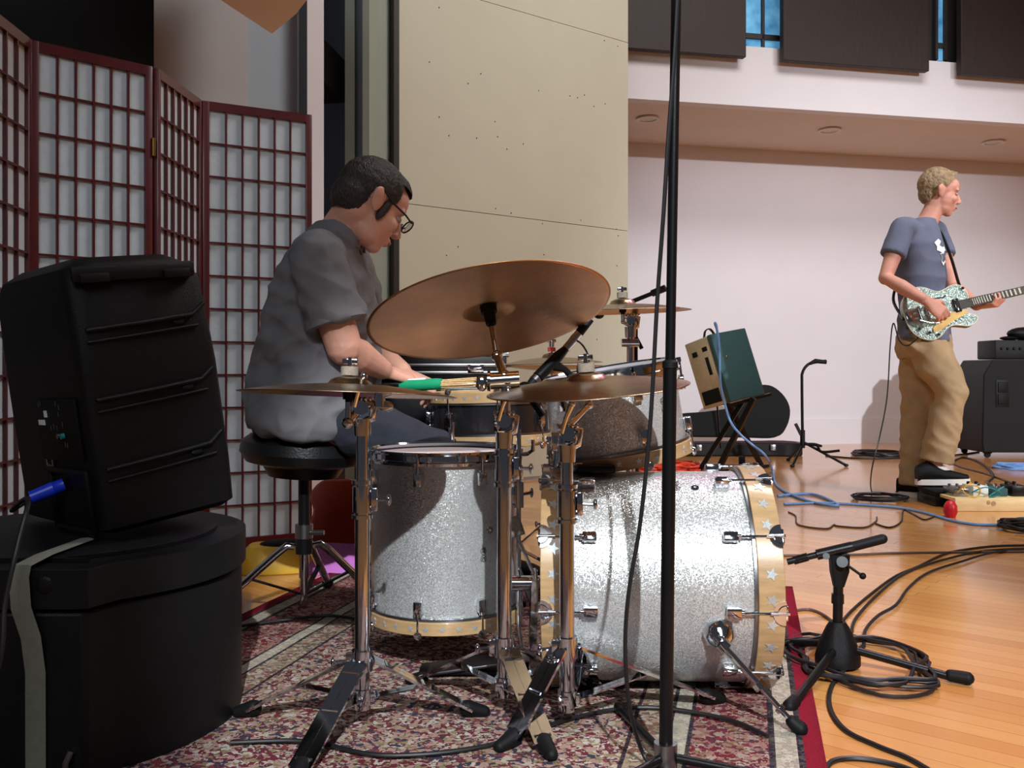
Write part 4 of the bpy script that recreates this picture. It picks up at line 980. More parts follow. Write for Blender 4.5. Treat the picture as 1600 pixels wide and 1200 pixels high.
for hgt, r1, r2, dx in ((-.01, .078, .082, 0), (.018, .074, .076, .006), (.034, .073, .074, .010), (.018, .083, .086, .004), (-.012, .096, .102, -.004)):
    seg.append([mb.vert(c0+FN @ V((0, 0, hgt))+FN @ V((0, 0, 0))+V((r1*math.cos(a)+dx, r2*math.sin(a), -.040*max(0, math.cos(a))))) for a in a_])
for r0, r1 in zip(seg, seg[1:]):
    for i in range(len(a_)-1): mb._f((r0[i], r0[i+1], r1[i+1], r1[i]))
co = obj('collar', mb, M['shirt_d'], sh); s = co.modifiers.new('s', 'SOLIDIFY'); s.thickness = .003
mb = MB(); mb.ell((-.462, 2.695, 1.045), (.028, .040, .020), Euler((0, .5, 0)).to_matrix()); obj('undershirt', mb, M['collar_in'], t)
for a, b in ((SH, EL), (SH2, EL2)):
    d = (b-a).normalized(); e = a+d*.178; mb = MB(place(e, d)); mb.lathe([(.080, -.016), (.0835, -.014), (.0860, .006), (.080, .010), (.060, .006), (.060, -.01)], 30, True); obj('sleeve_cuff', mb, M['shirt_d'], sh)
# jeans
mb = MB()
mb.loft([oval((-.60, 2.72, .520), .150, .180), oval((-.598, 2.72, .57), .160, .19), oval((-.59, 2.72, .64), .150, .178)], 28)
for a, b, c in ((HP, KN, AN), (HP2, KN2, AN2)):
    mb.limb([a, a.lerp(b, .5)+V((0, 0, .012)), b, b.lerp(c, .45)+V((-.01, 0, 0)), c], [.086, .086, .070, .062, .054], 20)
me = remeshed(mb, .0068, 4, 'jeans'); wrinkle(me, .004, 9, (1, 1, 2), 5)
for v in me.vertices:                   # the seat carries him
    if v.co.z < .524 and (V((v.co.x+.605, v.co.y-2.70))).length < .2: v.co.z = .524-(.524-v.co.z)*.08
obj('jeans', None, M['jeans'], t, me=me, edge=False)
for c, yw in ((AN, -.05), (AN2, -.25)):
    mb = MB(Matrix.Translation((c.x, c.y, 0)) @ Matrix.Rotation(yw, 4, 'Z'))
    mb.loft([(V((-.06, 0, .075)), V((0, .030, 0)), V((0, 0, .040))), (V((.0, 0, .080)), V((0, .038, 0)), V((0, 0, .048))), (V((.09, 0, .065)), V((0, .042, 0)), V((0, 0, .032))), (V((.17, 0, .055)), V((0, .040, 0)), V((0, 0, .022))), (V((.205, 0, .052)), V((0, .022, 0)), V((0, 0, .012)))], 18, 2.5)
    obj('shoe', mb, M['rubber'], t)
# the bundle of rods held in the hand
a, b = P(625, 603, 2.70), P(742, 597, 2.62); d = (b-a).normalized()
t = thing('rod_bundle', 'bundle of thin wooden rods with a green wrapped grip beside the seated person\'s hand', 'drum sticks', a)
mb = MB(); mb.tube([a, a+d*.02, a.lerp(b, .5), a.lerp(b, .57)], [.009, .017, .0165, .0145], 16); obj('grip', mb, M['green_grip'], t)
mb = MB(); mb.tube([a+d*.02+V((0, -.002, .014)), a.lerp(b, .35)+V((0, -.003, .0155))], .005, 8); obj('grip_stripe', mb, M['white_paint'], t)
fr = frame(d)
rr = MB()
for k in range(19):
    r = 0 if k == 0 else (.0055 if k < 7 else .0105); q = fr @ V((r*math.cos(k*1.047), r*math.sin(k*1.047+(.5 if k > 6 else 0)), 0))
    rr.cyl(a.lerp(b, .52)+q*.9, b+q*1.1+d*.003*(k % 3), .0027, n=6)
o = obj('rods', rr, M['rods'], t); o['kind'] = 'stuff'

# ---------------------------------------------------------------- guitarist
G = 284.3
def gp(px, py, dy=0): return P(px, py, 5.1+dy)
t = thing('person', 'standing person in slate blue T-shirt and khaki trousers playing a silver guitar', 'person', (gp(1440, 0).x, 5.1, 0))
SH = gp(1409, 357, -.15); EL = gp(1384, 434, -.21); WR = gp(1447, 470, -.42)
SH2 = gp(1462, 362, .17); EL2 = gp(1490, 448, .02); WR2 = gp(1526, 478, -.26)
HO = gp(1466, 303, .0); HM = head_frame(HO, (.965, -.16, -.20)); hs = 1.03
mb = head_mesh(HM, hs, None, None, vox=.005)
mb.limb([gp(1440, 362), gp(1450, 345), gp(1459, 325), gp(1462, 308)], [.072, .055, .051, .056], 16)
yw = math.radians(-32)
def tor(k): return [oval((gp(1443, 530).x, 5.1, .86), .12*k, .16*k, 0, yw), oval((gp(1442, 500).x, 5.1, .97), .11*k, .145*k, 0, yw), oval((gp(1440, 460).x, 5.1, 1.12), .108*k, .15*k, 0, yw), oval((gp(1438, 420).x, 5.1, 1.26), .115*k, .165*k, 0, yw), oval((gp(1437, 385).x, 5.1, 1.385), .112*k, .175*k, 0, yw)]
mb.loft(tor(.92)+[oval((gp(1437, 360).x, 5.1, 1.475), .085, .155, 0, yw), oval((gp(1440, 345).x, 5.1, 1.52), .06, .08, 0, yw)], 24)
for a, b, c in ((SH, EL, WR), (SH2, EL2, WR2)):
    mb.limb([a, a.lerp(b, .5), b, b.lerp(c, .4), c], [.050, .045, .039, .038, .026], 16)
HPa = gp(1448, 545, -.07); KNa = gp(1488, 612, -.16); ANa = gp(1462, 722, -.12)
HPb = gp(1436, 545, .09); KNb = gp(1434, 640, .08); ANb = gp(1427, 748, .06)
for a, b, c in ((HPa, KNa, ANa), (HPb, KNb, ANb)): mb.limb([a, b, c], [.075, .052, .038], 14)
d = (WR-EL).normalized()
hand(mb, WR+d*.012, (.75, -.05, -.62), (.1, .9, -.3), [.55, .75, .85, .9], 1, 1.0, .06, .45)
d2 = (WR2-EL2).normalized()
hand(mb, WR2+V((.01, -.01, .0)), (.62, -.75, .02), (.05, .1, 1), [.95, 1.0, 1.05, 1.1], -1, .95, .08, .5)
obj('body', None, M['skin_g'], t, me=remeshed(mb, .0052, 3, 'body'), edge=False)
keep = lambda p: not (p.x > .060 and p.z < .080) and not (abs(p.y) > .060 and -.028 < p.x < .020 and p.z < .030) and p.z > (-.070 if p.x < -.03 else (-.075+(p.x+.03)*2.0)) and not (p.x > .02 and p.z < .020)
hm = hair_mesh(HM, hs, [((-.012, 0, .046), (.103, .081, .093)), ((-.046, 0, .0), (.054, .062, .066)), ((.040, 0, .090), (.060, .058, .040)), ((-.02, 0, .098), (.07, .058, .042))], keep, .005, .0035, 55, 3)
obj('hair', None, M['hair_blond'], t, me=hm, edge=False)
for y in (-1, 1):
    mb = MB(HM @ Matrix.Scale(hs, 4)); mb.ell((.081, y*.031, .006), (.012, .014, .009)); obj('eye', mb, M['eye_white'], t)
    mb = MB(HM @ Matrix.Scale(hs, 4)); mb.tube([(.089, y*.014, .027), (.088, y*.034, .032), (.076, y*.050, .027)], [.003, .004, .002], 6); obj('eyebrow', mb, M['hair_blond'], t)
mb = MB(HM @ Matrix.Scale(hs, 4)); mb.ell((.100, 0, -.061), (.008, .019, .006)); obj('lips', mb, M['lips'], t)
mb = MB()
L_ = [oval((gp(1444, 532).x, 5.1, .868), .142, .180, -.05, yw)]+tor(1.12)[1:]+[oval((gp(1437, 358).x, 5.1, 1.475), .098, .170, 0, yw), oval((gp(1440, 346).x, 5.1, 1.515), .074, .10, 0, yw), oval((gp(1443, 341).x, 5.1, 1.535), .066, .076, 0, yw)]
mb.loft(L_, 32)
for a, b in ((SH, EL), (SH2, EL2)):
    dd = (b-a).normalized(); e = a+dd*.165; mb.limb([a+(V((gp(1437, 0).x, 5.1, a.z))-a)*.35, a], [.068, .061], 18); mb.tube([a, e], [.060, .066], 20)
me = remeshed(mb, .008, 5, 'tshirt')
displace(me, lambda c: (.004+.008*max(0, min(1, (1.35-c.z)/.3)))*(1-abs(noise.noise(V((c.x*4, c.y*4, c.z*7))*1.3+V((2, 9, 3))))*3)*.8)
sh = obj('tshirt', None, M['tshirt'], t, me=me, edge=False)
oo = ORG[t.name]; me2 = me.copy(); me2.transform(Matrix.Translation(oo))
polys = [[(1459, 379), (1465, 373), (1469, 377), (1467, 383), (1471, 386), (1468, 393), (1463, 391), (1463, 385)], [(1468, 388), (1474, 385), (1476, 391), (1472, 396), (1468, 393)],
         [(1468, 396), (1474, 394), (1478, 399), (1475, 403), (1477, 407), (1473, 415), (1470, 409), (1471, 403)]]
project_patch(me2, None, polys, sh, 'printed_graphic', M['print'])['label'] = 'white printed shape on the chest'
mb = MB()
mb.loft([oval((gp(1443, 528).x, 5.1, .90), .135, .172, 0, yw), oval((gp(1443, 545).x, 5.1, .82), .142, .178, 0, yw), oval((gp(1443, 560).x, 5.1, .77), .125, .160, 0, yw)], 26)
mb.limb([HPa, HPa.lerp(KNa, .5), KNa, KNa.lerp(ANa, .35)], [.108, .100, .088, .086], 20); mb.tube([KNa.lerp(ANa, .3), KNa.lerp(ANa, .6), ANa+V((.0, 0, .0))], [.085, .084, .082], 20)
mb.limb([HPb, HPb.lerp(KNb, .5), KNb], [.108, .098, .086], 20); mb.tube([KNb, KNb.lerp(ANb, .5), ANb+V((0, 0, -.035))], [.085, .080, .074], 20)
me = remeshed(mb, .0085, 4, 'trousers')
displace(me, lambda c: .009*(1-abs(noise.noise(V((c.x*5, c.y*5, c.z*9+c.x*7))*1.2+V((7, 2, 3))))*3.4)*.8)
obj('trousers', None, M['khaki'], t, me=me, edge=False)
def sneaker(c, z, yw_, pitch):
    SMt = Matrix.Translation((c.x, c.y, z)) @ Matrix.Rotation(yw_, 4, 'Z') @ Matrix.Rotation(pitch, 4, 'Y')
    mb = MB(SMt); mb.loft([(V((-.085, 0, .056)), V((0, .030, 0)), V((0, 0, .044))), (V((-.03, 0, .070)), V((0, .038, 0)), V((0, 0, .058))), (V((.05, 0, .050)), V((0, .043, 0)), V((0, 0, .036))), (V((.13, 0, .040)), V((0, .044, 0)), V((0, 0, .024))), (V((.175, 0, .036)), V((0, .030, 0)), V((0, 0, .014)))], 18, 2.4)
    s = obj('shoe', mb, M['black_plastic'], t)
    mb = MB(SMt); pts_ = []
    for k in range(28):
        a = 2*PI*k/28; x = .047+.142*math.cos(a); pts_.append((x, (.046+.006*math.cos(a))*math.copysign(abs(math.sin(a))**.75, math.sin(a))))
    mb.prism(pts_, .030, 0, True); obj('sole', mb, M['white_rubber'], s)
    mb = MB(SMt)
    for q in (0, 1, 2, 3): mb.tube([(.02+.022*q, -.036+.002*q, .070-.008*q), (.028+.022*q, 0, .100-.012*q), (.02+.022*q, .036-.002*q, .070-.008*q)], .0055, 6)
    mb.ell((.040, 0, .084), (.052, .032, .022), Euler((0, .35, 0)).to_matrix()); obj('laces', mb, M['white_rubber'], s)
sneaker(V((P(1458, 0, 4.97).x, 4.97, 0)), .094, -.10, -.03); sneaker(V((P(1427, 0, 5.16).x, 5.16, 0)), .001, -.55, 0)
person = t

# ---------------------------------------------------------------- electric guitar
GC = V(((1447-800)/294, 4.80, EYE-(489-580)/294)); gx = V((.972, -.055, .228)).normalized(); gn = V((-.06, -.96, .26)); gn = (gn-gx*gn.dot(gx)).normalized(); gy = gn.cross(gx)
GM = Matrix.Translation(GC) @ Matrix((gx, gy, gn)).transposed().to_4x4() @ Matrix.Scale(.86, 4)
t = thing('electric_guitar', 'silver sparkle hollow body electric guitar with chrome tailpiece held by the standing person', 'electric guitar', GC)
half = [(-.205, 0), (-.200, .06), (-.180, .110), (-.140, .150), (-.085, .168), (-.035, .155), (.005, .126), (.035, .112), (.075, .118), (.110, .130), (.150, .128), (.180, .105), (.190, .07), (.188, .03)]
low = [(.170, -.02), (.150, -.045), (.165, -.065), (.195, -.085), (.198, -.105), (.175, -.125), (.135, -.135), (.095, -.122), (.050, -.110), (.005, -.124), (-.035, -.155), (-.085, -.170), (-.140, -.152), (-.180, -.112), (-.200, -.06)]
outl = spline([(x, y, 0) for x, y in half+low+[half[0]]], 4)[:-1]
ol = [(p.x, p.y) for p in outl][::-1]
mb = MB(GM); mb.prism(ol, .045, -.022, True); bo = obj('body', mb, M['black_shell'], t)
mb = MB(GM); mb.prism([(x*.975, y*.975) for x, y in ol], .004, .0225, True); obj('sparkle_top', mb, M['sparkle_g'], bo)
mb = MB(GM); q = [V((x*.992, y*.992, .0245)) for x, y in ol]; mb.tube(q+[q[0]], .0035, 6); obj('binding', mb, M['cream_neck'], bo)
mb = MB(GM); mb.prism([(.150, -.035), (.150, -.060), (.06, -.085), (-.03, -.125), (-.075, -.13), (-.07, -.10), (.0, -.06), (.05, -.034)][::-1], .002, .033); obj('pickguard', mb, M['gold'], t)
for x in (.105, -.005):
    mb = MB(GM); mb.box((x, 0, .034), (.034, .085, .016), None, .003); pk = obj('pickup', mb, M['black_plastic'], t)
    mb = MB(GM); mb.box((x-.006, 0, .043), (.012, .070, .004), None, .001); obj('pickup_cover', mb, M['chrome'], pk)
mb = MB(GM); mb.box((-.072, 0, .036), (.014, .085, .014), None, .003); obj('bridge', mb, M['chrome'], t)
mb = MB(GM)
mb.box((-.175, 0, .030), (.04, .060, .006), None, .002); mb.cyl((-.115, -.045, .036), (-.115, .045, .036), .007, n=10); mb.bar((-.17, .024, .032), (-.115, .038, .034), .010, .005); mb.bar((-.17, -.024, .032), (-.115, -.038, .034), .010, .005); mb.bar((-.17, 0, .032), (-.12, 0, .034), .012, .005)
mb.tube([(-.13, -.04, .042), (-.08, -.075, .055), (-.02, -.085, .055)], .0035, 8); obj('tailpiece', mb, M['chrome'], t)
for x, y in ((-.10, -.125), (-.055, -.148), (-.15, -.09), (.17, .095)):
    mb = MB(GM @ Matrix.Translation((x, y, .027))); mb.lathe([(0, 0), (.010, 0), (.009, .014), (0, .014)], 14); obj('knob', mb, M['chrome'], t)
mb = MB(GM)
for s in (1, -1): mb.tube(spline([(-.03, s*.085, .0272), (-.012, s*.074, .0272), (.02, s*.072, .0272), (.05, s*.070, .0272), (.066, s*.080, .0272)]), .0035, 6, flat=.3)
ff = obj('sound_hole', mb, M['rubber'], bo); ff['kind'] = 'stuff'
NL = .62; mb = MB(GM)
mb.loft([(V((.11, 0, .026)), V((0, .027, 0)), V((0, 0, .010))), (V((.20, 0, .022)), V((0, .026, 0)), V((0, 0, .014))), (V((NL, 0, .022)), V((0, .0215, 0)), V((0, 0, .012)))], 14, 2.6); nk = obj('neck', mb, M['black_shell'], t)
mb = MB(GM); mb.prism([(.12, -.027), (NL, -.0215), (NL, .0215), (.12, .027)], .006, .033); obj('fretboard', mb, M['ebony'], nk)
mb = MB(GM)
for k in range(1, 22):
    x = NL-(.62)*(1-2**(-k/12)); 
    if x > .125: mb.box((x, 0, .0395), (.0022, .046, .0015))
fr_ = obj('frets', mb, M['chrome'], nk); fr_['kind'] = 'stuff'
mb = MB(GM)
for k in range(6, 21):
    x = NL-(.62)*(1-2**(-(k-.5)/12)); w_ = .0062*(1.35-k/22)
    if x > .125: mb.box((x, .0, .0392), (w_*1.3, .038, .0010))
for k in (1, 3, 5): x = NL-(.62)*(1-2**(-(k-.5)/12)); mb.box((x, 0, .0392), (.010, .036, .001))
fi = obj('inlays', mb, M['cream_neck'], nk); fi['kind'] = 'stuff'
mb = MB(GM); mb.prism([(NL, -.022), (NL+.05, -.034), (NL+.16, -.046), (NL+.185, -.02), (NL+.175, .0), (NL+.185, .02), (NL+.16, .046), (NL+.05, .034), (NL, .022)], .014, .016); hd_ = obj('headstock', mb, M['black_shell'], nk)
for k in range(3):
    for s in (-1, 1):
        mb = MB(GM); x = NL+.045+.04*k; y = s*(.040+.004*k); mb.cyl((x, y*.7, .02), (x, y*.7, .042), .004, n=8); mb.ell((x, y+s*.014, .022), (.008, .006, .004)); obj('tuning_peg', mb, M['chrome'], nk)
for k in range(6):
    y = (k-2.5); mb = MB(GM); mb.tube([(-.115, y*.0095, .044), (-.072, y*.0095, .045), (NL, y*.0062, .0425), (NL+.06, y*.008, .034)], .0006, 4); obj('string', mb, M['steel'], t)
mb = MB(); mb.tube(spline([GM @ V((.175, .08, .0)), gp(1497, 440, -.14), gp(1489, 412, -.10), gp(1480, 386, -.06), gp(1470, 364, .02), gp(1458, 349, .10), gp(1446, 343, .14), gp(1425, 360, .19), gp(1412, 400, .18), gp(1402, 440, .10), gp(1396, 470, -.05), GM @ V((-.205, 0, 0))], 8), .008, 8); obj('strap', mb, M['black_metal'], t)
mb = MB(); mb.tube(spline([GM @ V((-.165, -.135, 0)), gp(1418, 540, -.28), gp(1405, 532, -.28), gp(1396, 505, -.26), gp(1391, 540, -.26), gp(1386, 620, -.3), gp(1375, 680, -.34), gp(1362, 735, -.38), F(1362, 768, .01), F(1378, 781, .008)], 8), .0035, 8); o = obj('guitar_cable', mb, M['cable']); base(o, F(1378, 781)); tag(o, 'thin black cable dropping from the silver guitar to the floor', 'cable')
# ================================================================== BEHIND THE DRUMMER
cx0 = P(600, 602, 3.15); cx1 = P(775, 602, 3.15)
t = thing('tray_table', 'black low table behind the snare carrying the silver trimmed case', 'table', ((cx0.x+cx1.x)/2, 3.35, 0))
tz = cx0.z-.004
mb = MB(); mb.box(((cx0.x+cx1.x)/2-.02, 3.34, tz-.015), (.50, .34, .022), None, .004); obj('tabletop', mb, M['black_metal'], t)
for sx in (-.22, .18):
    for sy in (-.14, .14):
        mb = MB(); mb.box(((cx0.x+cx1.x)/2+sx, 3.34+sy, (tz-.026)/2), (.022, .022, tz-.026)); obj('leg', mb, M['black_metal'], t)
w_ = .50; cxm = (cx0.x+cx1.x)/2-.02
t = thing('flight_case', 'black case with silver edge rails behind the seated person\'s hand', 'case', (cxm, 3.34, tz))
mb = MB(); mb.box((cxm, 3.35, tz+.058), (w_-.01, .31, .112), None, .004); obj('case_body', mb, M['black_metal'], t)
for z in (.006, .046, .072, .110):
    mb = MB()
    for sy in (-.157, .157): mb.box((cxm, 3.35+sy, tz+z), (w_, .008, .012), None, .002)
    for sx in (-1, 1): mb.box((cxm+sx*w_/2, 3.35, tz+z), (.008, .322, .012), None, .002)
    obj('edge_rail', mb, M['steel'], t)
mb = MB(); mb.box((cxm+.14, 3.185, tz+.06), (.055, .012, .03), None, .002); obj('latch', mb, M['chrome'], t)

t = thing('tool_case', 'yellow plastic case with a black oval top lying on the floor behind the stool', 'case', F(415, 893))
c = F(415, 900); mb = MB(Matrix.Translation((c.x+.02, c.y+.11, 0)) @ Matrix.Rotation(.25, 4, 'Z'))
mb.loft([(V((0, 0, .0)), V((.135, 0, 0)), V((0, .10, 0))), (V((0, 0, .06)), V((.13, 0, 0)), V((0, .095, 0))), (V((0, 0, .09)), V((.10, 0, 0)), V((0, .07, 0)))], 24, 4); obj('case_body', mb, M['yellow'], t, bevel=.004)
mb = MB(Matrix.Translation((c.x+.035, c.y+.11, .09))); mb.ell((0, 0, 0), (.085, .06, .014)); obj('top_cover', mb, M['rubber'], t)
t0 = F(510, 905); mb = MB(Matrix.Translation(t0+V((0, .10, 0))) @ Matrix.Rotation(-.25, 4, 'Z')); mb.box((0, 0, .045), (.24, .012, .13), Euler((-.75, 0, 0)).to_matrix(), .002)
o = obj('folder', mb, M['purple']); base(o, t0+V((0, .10, 0))); tag(o, 'purple paper folder leaning low behind the drum stool', 'folder')
# red-brown instrument on a small stand
gc = V(((528-800)/FPX*3.45, 3.45, .0)); t = thing('instrument_body', 'glossy red brown rounded instrument body leaning behind the stool and the purple folder', 'instrument', gc)
IM = Matrix.Translation(gc+V((0, 0, .14))) @ Matrix.Rotation(.15, 4, 'Z') @ Matrix.Rotation(math.radians(72), 4, 'X')
body_o = [(p.x*.85, p.y*.85) for p in spline([(0, -.16, 0), (.10, -.15, 0), (.15, -.08, 0), (.12, .0, 0), (.105, .05, 0), (.12, .12, 0), (.07, .18, 0), (0, .185, 0), (-.07, .18, 0), (-.12, .12, 0), (-.105, .05, 0), (-.12, 0, 0), (-.15, -.08, 0), (-.10, -.15, 0), (0, -.16, 0)], 4)[:-1]]
mb = MB(IM); mb.prism(body_o, .05, -.025, True); obj('body', mb, M['redbrown'], t, bevel=.01)

# ================================================================== RIGHT SIDE: AMP ON STAND
a0 = P(1125, 520, 6.3); fx = V((.50, -.04, .09)); 
O = P(1142, 628, 6.12); X1 = P(1203, 612, 6.22)-O; Z1 = P(1125, 519, 6.20)-O
x_ = X1.normalized(); z_ = (Z1-x_*Z1.dot(x_)).normalized(); y_ = z_.cross(x_)
wA, hA, dA = X1.length, Z1.length*.99, .22
# depth direction: towards the back left
AM = Matrix.Translation(O) @ Matrix((x_, y_, z_)).transposed().to_4x4()
rot = Matrix.Rotation(math.radians(16), 4, 'Z'); AM = AM @ rot
wA = wA/.89
t = thing('guitar_amplifier', 'small green and cream amplifier tilted back on a folding X stand', 'amplifier', O)
mb = MB(AM); mb.box((wA/2, .02, hA/2), (wA, .04, hA), None, .006); obj('green_panel', mb, M['green_tolex'], t, 'dark green fabric covered face')
mb = MB(AM); mb.box((wA/2, .04+.11, hA/2), (wA-.004, .22, hA-.004), None, .008); bx = obj('cabinet', mb, M['tan_tolex'], t, 'cream covered cabinet')
mb = MB(AM)
mb.box((-.001, .15, hA*.15), (.004, .16, hA*.20), None, .001); obj('side_grille', mb, M['rubber'], bx)
for z, s, y in ((.80, .035, .19), (.83, .030, .09)):
    mb = MB(AM); mb.box((-.001, y, hA*z), (.004, .045, s), None, .001); obj('socket_plate', mb, M['rubber'], bx)
mb = MB(AM); mb.box((-.001, .095, hA*.58), (.006, .028, hA*.26), None, .002); obj('side_handle', mb, M['rubber'], bx)
mb = MB(AM); mb.tube(spline([(.06, .12, hA), (.09, .12, hA+.045), (.14, .12, hA+.052), (.17, .12, hA)]), .012, 8, flat=.4); obj('handle', mb, M['leather'], t)
mb = MB(AM); mb.ell((wA*.26, -.003, hA*.64), (.010, .003, .010)); obj('badge', mb, M['steel'], t)
t = thing('folding_amp_stand', 'black folding X stand under the tilted green amplifier', 'stand', F(1140, 738))
def seg(a, b, w=.016): 
    mb = MB(); mb.bar(a, b, w, w); obj('leg', mb, M['black_metal'], t)
seg(F(1092, 737, .01), P(1160, 628, 6.25), .03); seg(F(1120, 738, .01), P(1178, 622, 6.15), .034)
seg(P(1138, 632, 6.5), F(1190, 728, .01), .028); seg(P(1120, 626, 6.5), P(1126, 700, 6.6), .010)
mb = MB(); mb.bar(P(1090, 545, 6.42), P(1110, 626, 6.38), .02, .02); mb.bar(P(1108, 627, 6.38), P(1150, 634, 6.2), .018, .018); mb.bar(P(1140, 633, 6.14), P(1204, 616, 6.24), .018, .018); obj('cradle', mb, M['black_metal'], t)
mb = MB(); mb.bar(F(1078, 741, .015), F(1200, 728, .015), .02, .02); obj('foot_bar', mb, M['black_metal'], t)
mb = MB(); mb.box(F(1160, 735, .03)+V((0, 0, .0)), (.10, .16, .05), None, .01); mb.box(F(1158, 722, .08)+V((0, -.02, 0)), (.04, .04, .09), None, .01); o = obj('foot_pedal', mb, M['black_plastic']); base(o, F(1160, 735)); tag(o, 'small black foot pedal on the floor under the amplifier stand', 'pedal')
mb = MB(); mb.tube(spline([P(1122, 555, 6.02), P(1120, 512, 6.0), P(1117, 506, 6.02), P(1123, 530, 6.0), P(1126, 600, 5.98), P(1133, 632, 5.98), P(1142, 660, 5.9), P(1158, 680, 5.8), P(1178, 697, 5.8), P(1196, 712, 5.7), F(1207, 735, .012), F(1215, 760, .008), F(1260, 782, .008), F(1310, 790, .008), F(1270, 772, .008), F(1215, 775, .008)], 8), .0075, 8)
o = obj('blue_cable', mb, M['cable_blue']); base(o, F(1270, 776)); tag(o, 'light blue cable running from the green amplifier down to the floor', 'cable')

# guitar case, open, on the floor
t = thing('guitar_case', 'open black guitar case lying on the floor in front of the pale wall', 'guitar case', F(1160, 716))
def gcase(s):
    pts_ = [(-.52, -.09), (-.50, .09), (-.10, .09), (.02, .13), (.14, .13), (.24, .125), (.34, .155), (.46, .13), (.52, .05), (.53, -.02), (.50, -.12), (.38, -.17), (.26, -.14), (.14, -.14), (.02, -.13), (-.10, -.10)]
    return [(x*s, y*s) for x, y in pts_]
cb = F(1160, 714); CMm = Matrix.Translation(cb+V((0, .16, .0))) @ Matrix.Rotation(.05, 4, 'Z')
mb = MB(CMm); mb.prism([(p.x, p.y) for p in spline([(x, y, 0) for x, y in gcase(1.0)+[gcase(1.0)[0]]], 3)[:-1]][::-1], .11, .0, True); obj('tray', mb, M['case_plastic'], t, bevel=.012)
mb = MB(CMm); mb.prism([(x*.93, y*.85) for x, y in gcase(1.0)][::-1], .004, .1085); obj('lining', mb, mat('plum_plush', (70, 44, 54), .95), t)
LM = CMm @ Matrix.Translation((0, .16, .12)) @ Matrix.Rotation(math.radians(78), 4, 'X') @ Matrix.Translation((0, .17, 0))
ll = [(p.x, p.y) for p in spline([(x, y, 0) for x, y in [(-.52, -.14), (-.52, .03), (-.22, .07), (-.02, .10), (.10, .16), (.16, .25), (.26, .30), (.38, .29), (.48, .20), (.52, .08), (.48, -.06), (.38, -.15), (.10, -.15), (-.52, -.14)]], 4)[:-1]]
mb = MB(LM); mb.prism(ll[::-1], .06, -.05, True); obj('lid', mb, M['black_drape'], t, bevel=.01)
for px in (1089, 1209):
    p = F(px, 709, .07); mb = MB(); q = CMm @ V(((px-1160)/FPX*7.4, -.125, .075)); mb.box(q+V((0, -.02, 0)), (.045, .03, .05), None, .004); obj('latch', mb, M['steel'], t)

# guitar stand
g0 = F(1256, 726); t = thing('guitar_stand', 'black gooseneck guitar stand beside the open guitar case', 'guitar stand', g0); D_ = g0.y
def gq(px, py, dy=0): return P(px, py, D_+dy)
mb = MB(); mb.tube(spline([gq(1254, 686), gq(1253, 600), gq(1254, 582), gq(1262, 570), gq(1274, 566), gq(1291, 564)], 6), .011, 10); obj('upright', mb, M['black_metal'], t)
mb = MB(); mb.tube([gq(1266, 568, -.02), gq(1274, 564, -.02), gq(1291, 566, -.02)], [.012, .018, .015], 10); obj('neck_yoke', mb, M['rubber'], t)
mb = MB(); mb.cyl(gq(1254, 700), gq(1254, 672), .018); obj('clutch', mb, M['black_plastic'], t)
mb = MB(); mb.bar(gq(1243, 662), gq(1255, 686), .02, .02); obj('leg_hinge', mb, M['black_metal'], t)
for a, b in (((1254, 696), (1238, 728)), ((1254, 690), (1322, 727)), ((1254, 696), (1232, 718))):
    mb = MB(); e = F(b[0], b[1], .012); mb.cyl(gq(*a), e, .010, n=10); mb.ell(e, (.018, .016, .012)); obj('leg', mb, M['black_metal'], t)
mb = MB(); mb.tube(spline([gq(1258, 694, -.02), gq(1276, 696, -.06), gq(1284, 706, -.12), gq(1312, 704, -.18)], 5), .010, 8); mb.tube(spline([gq(1258, 694, .02), gq(1272, 694, .06), gq(1283, 697, .12)], 5), .010, 8); obj('body_cradle', mb, M['rubber'], t)

# bass cabinet and head
K = 7.5; c0 = F(1535, 716); D_ = c0.y; s = FPX/D_
x0, x1 = c0.x, c0.x+.72; zt = EYE-(562-580)/s
t = thing('bass_cabinet', 'tall black bass speaker cabinet at the right edge of the photograph', 'speaker cabinet', (x0+.3, D_, 0))
pr = [(x0+.012, .045), (x0, .12), (x0+.012, zt-.12), (x0+.085, zt), (x1, zt), (x1, .045)]
mb = MB(Matrix.Translation((0, D_+.5, 0)) @ Matrix.Rotation(PI/2, 4, 'X')); mb.prism(pr, .5, 0); obj('cabinet', mb, M['black_plastic'], t, bevel=.008)
mb = MB(); mb.box((x0+.16, D_-.003, zt-.27), (.105, .008, .22), None, .003); hp = obj('handle_plate', mb, M['case_plastic'], t)
for dz in (.048, -.048):
    mb = MB(); mb.box((x0+.16, D_-.010, zt-.27+dz), (.080, .010, .082), None, .003); obj('handle_slot', mb, M['rubber'], hp)
mb = MB(); mb.box((x0+.50, D_-.006, zt-.045), (.02, .006, .05), None, .002); obj('badge', mb, M['steel'], t)
for xx in (x0+.07, x0+.62):
    for yy in (.06, .44):
        mb = MB(); mb.cyl((xx, D_+yy-.01, .024), (xx, D_+yy+.01, .024), .024, n=16); mb.box((xx, D_+yy, .04), (.05, .05, .012)); obj('caster', mb, M['rubber'], t)
t = thing('amplifier_head', 'black amplifier head sitting on top of the bass cabinet', 'amplifier', (x0+.4, D_+.2, zt))
mb = MB(); mb.box((x0+.40, D_+.18, zt+.082), (.56, .30, .155), None, .012); obj('case_body', mb, M['case_plastic'], t)
for k in range(4):
    mb = MB(Matrix.Translation((x0+.17+.05*k, D_+.028, zt+.09)) @ Matrix.Rotation(PI/2, 4, 'X')); mb.lathe([(0, 0), (.012, 0), (.010, .012), (0, .012)], 12); obj('knob', mb, M['rubber'], t)
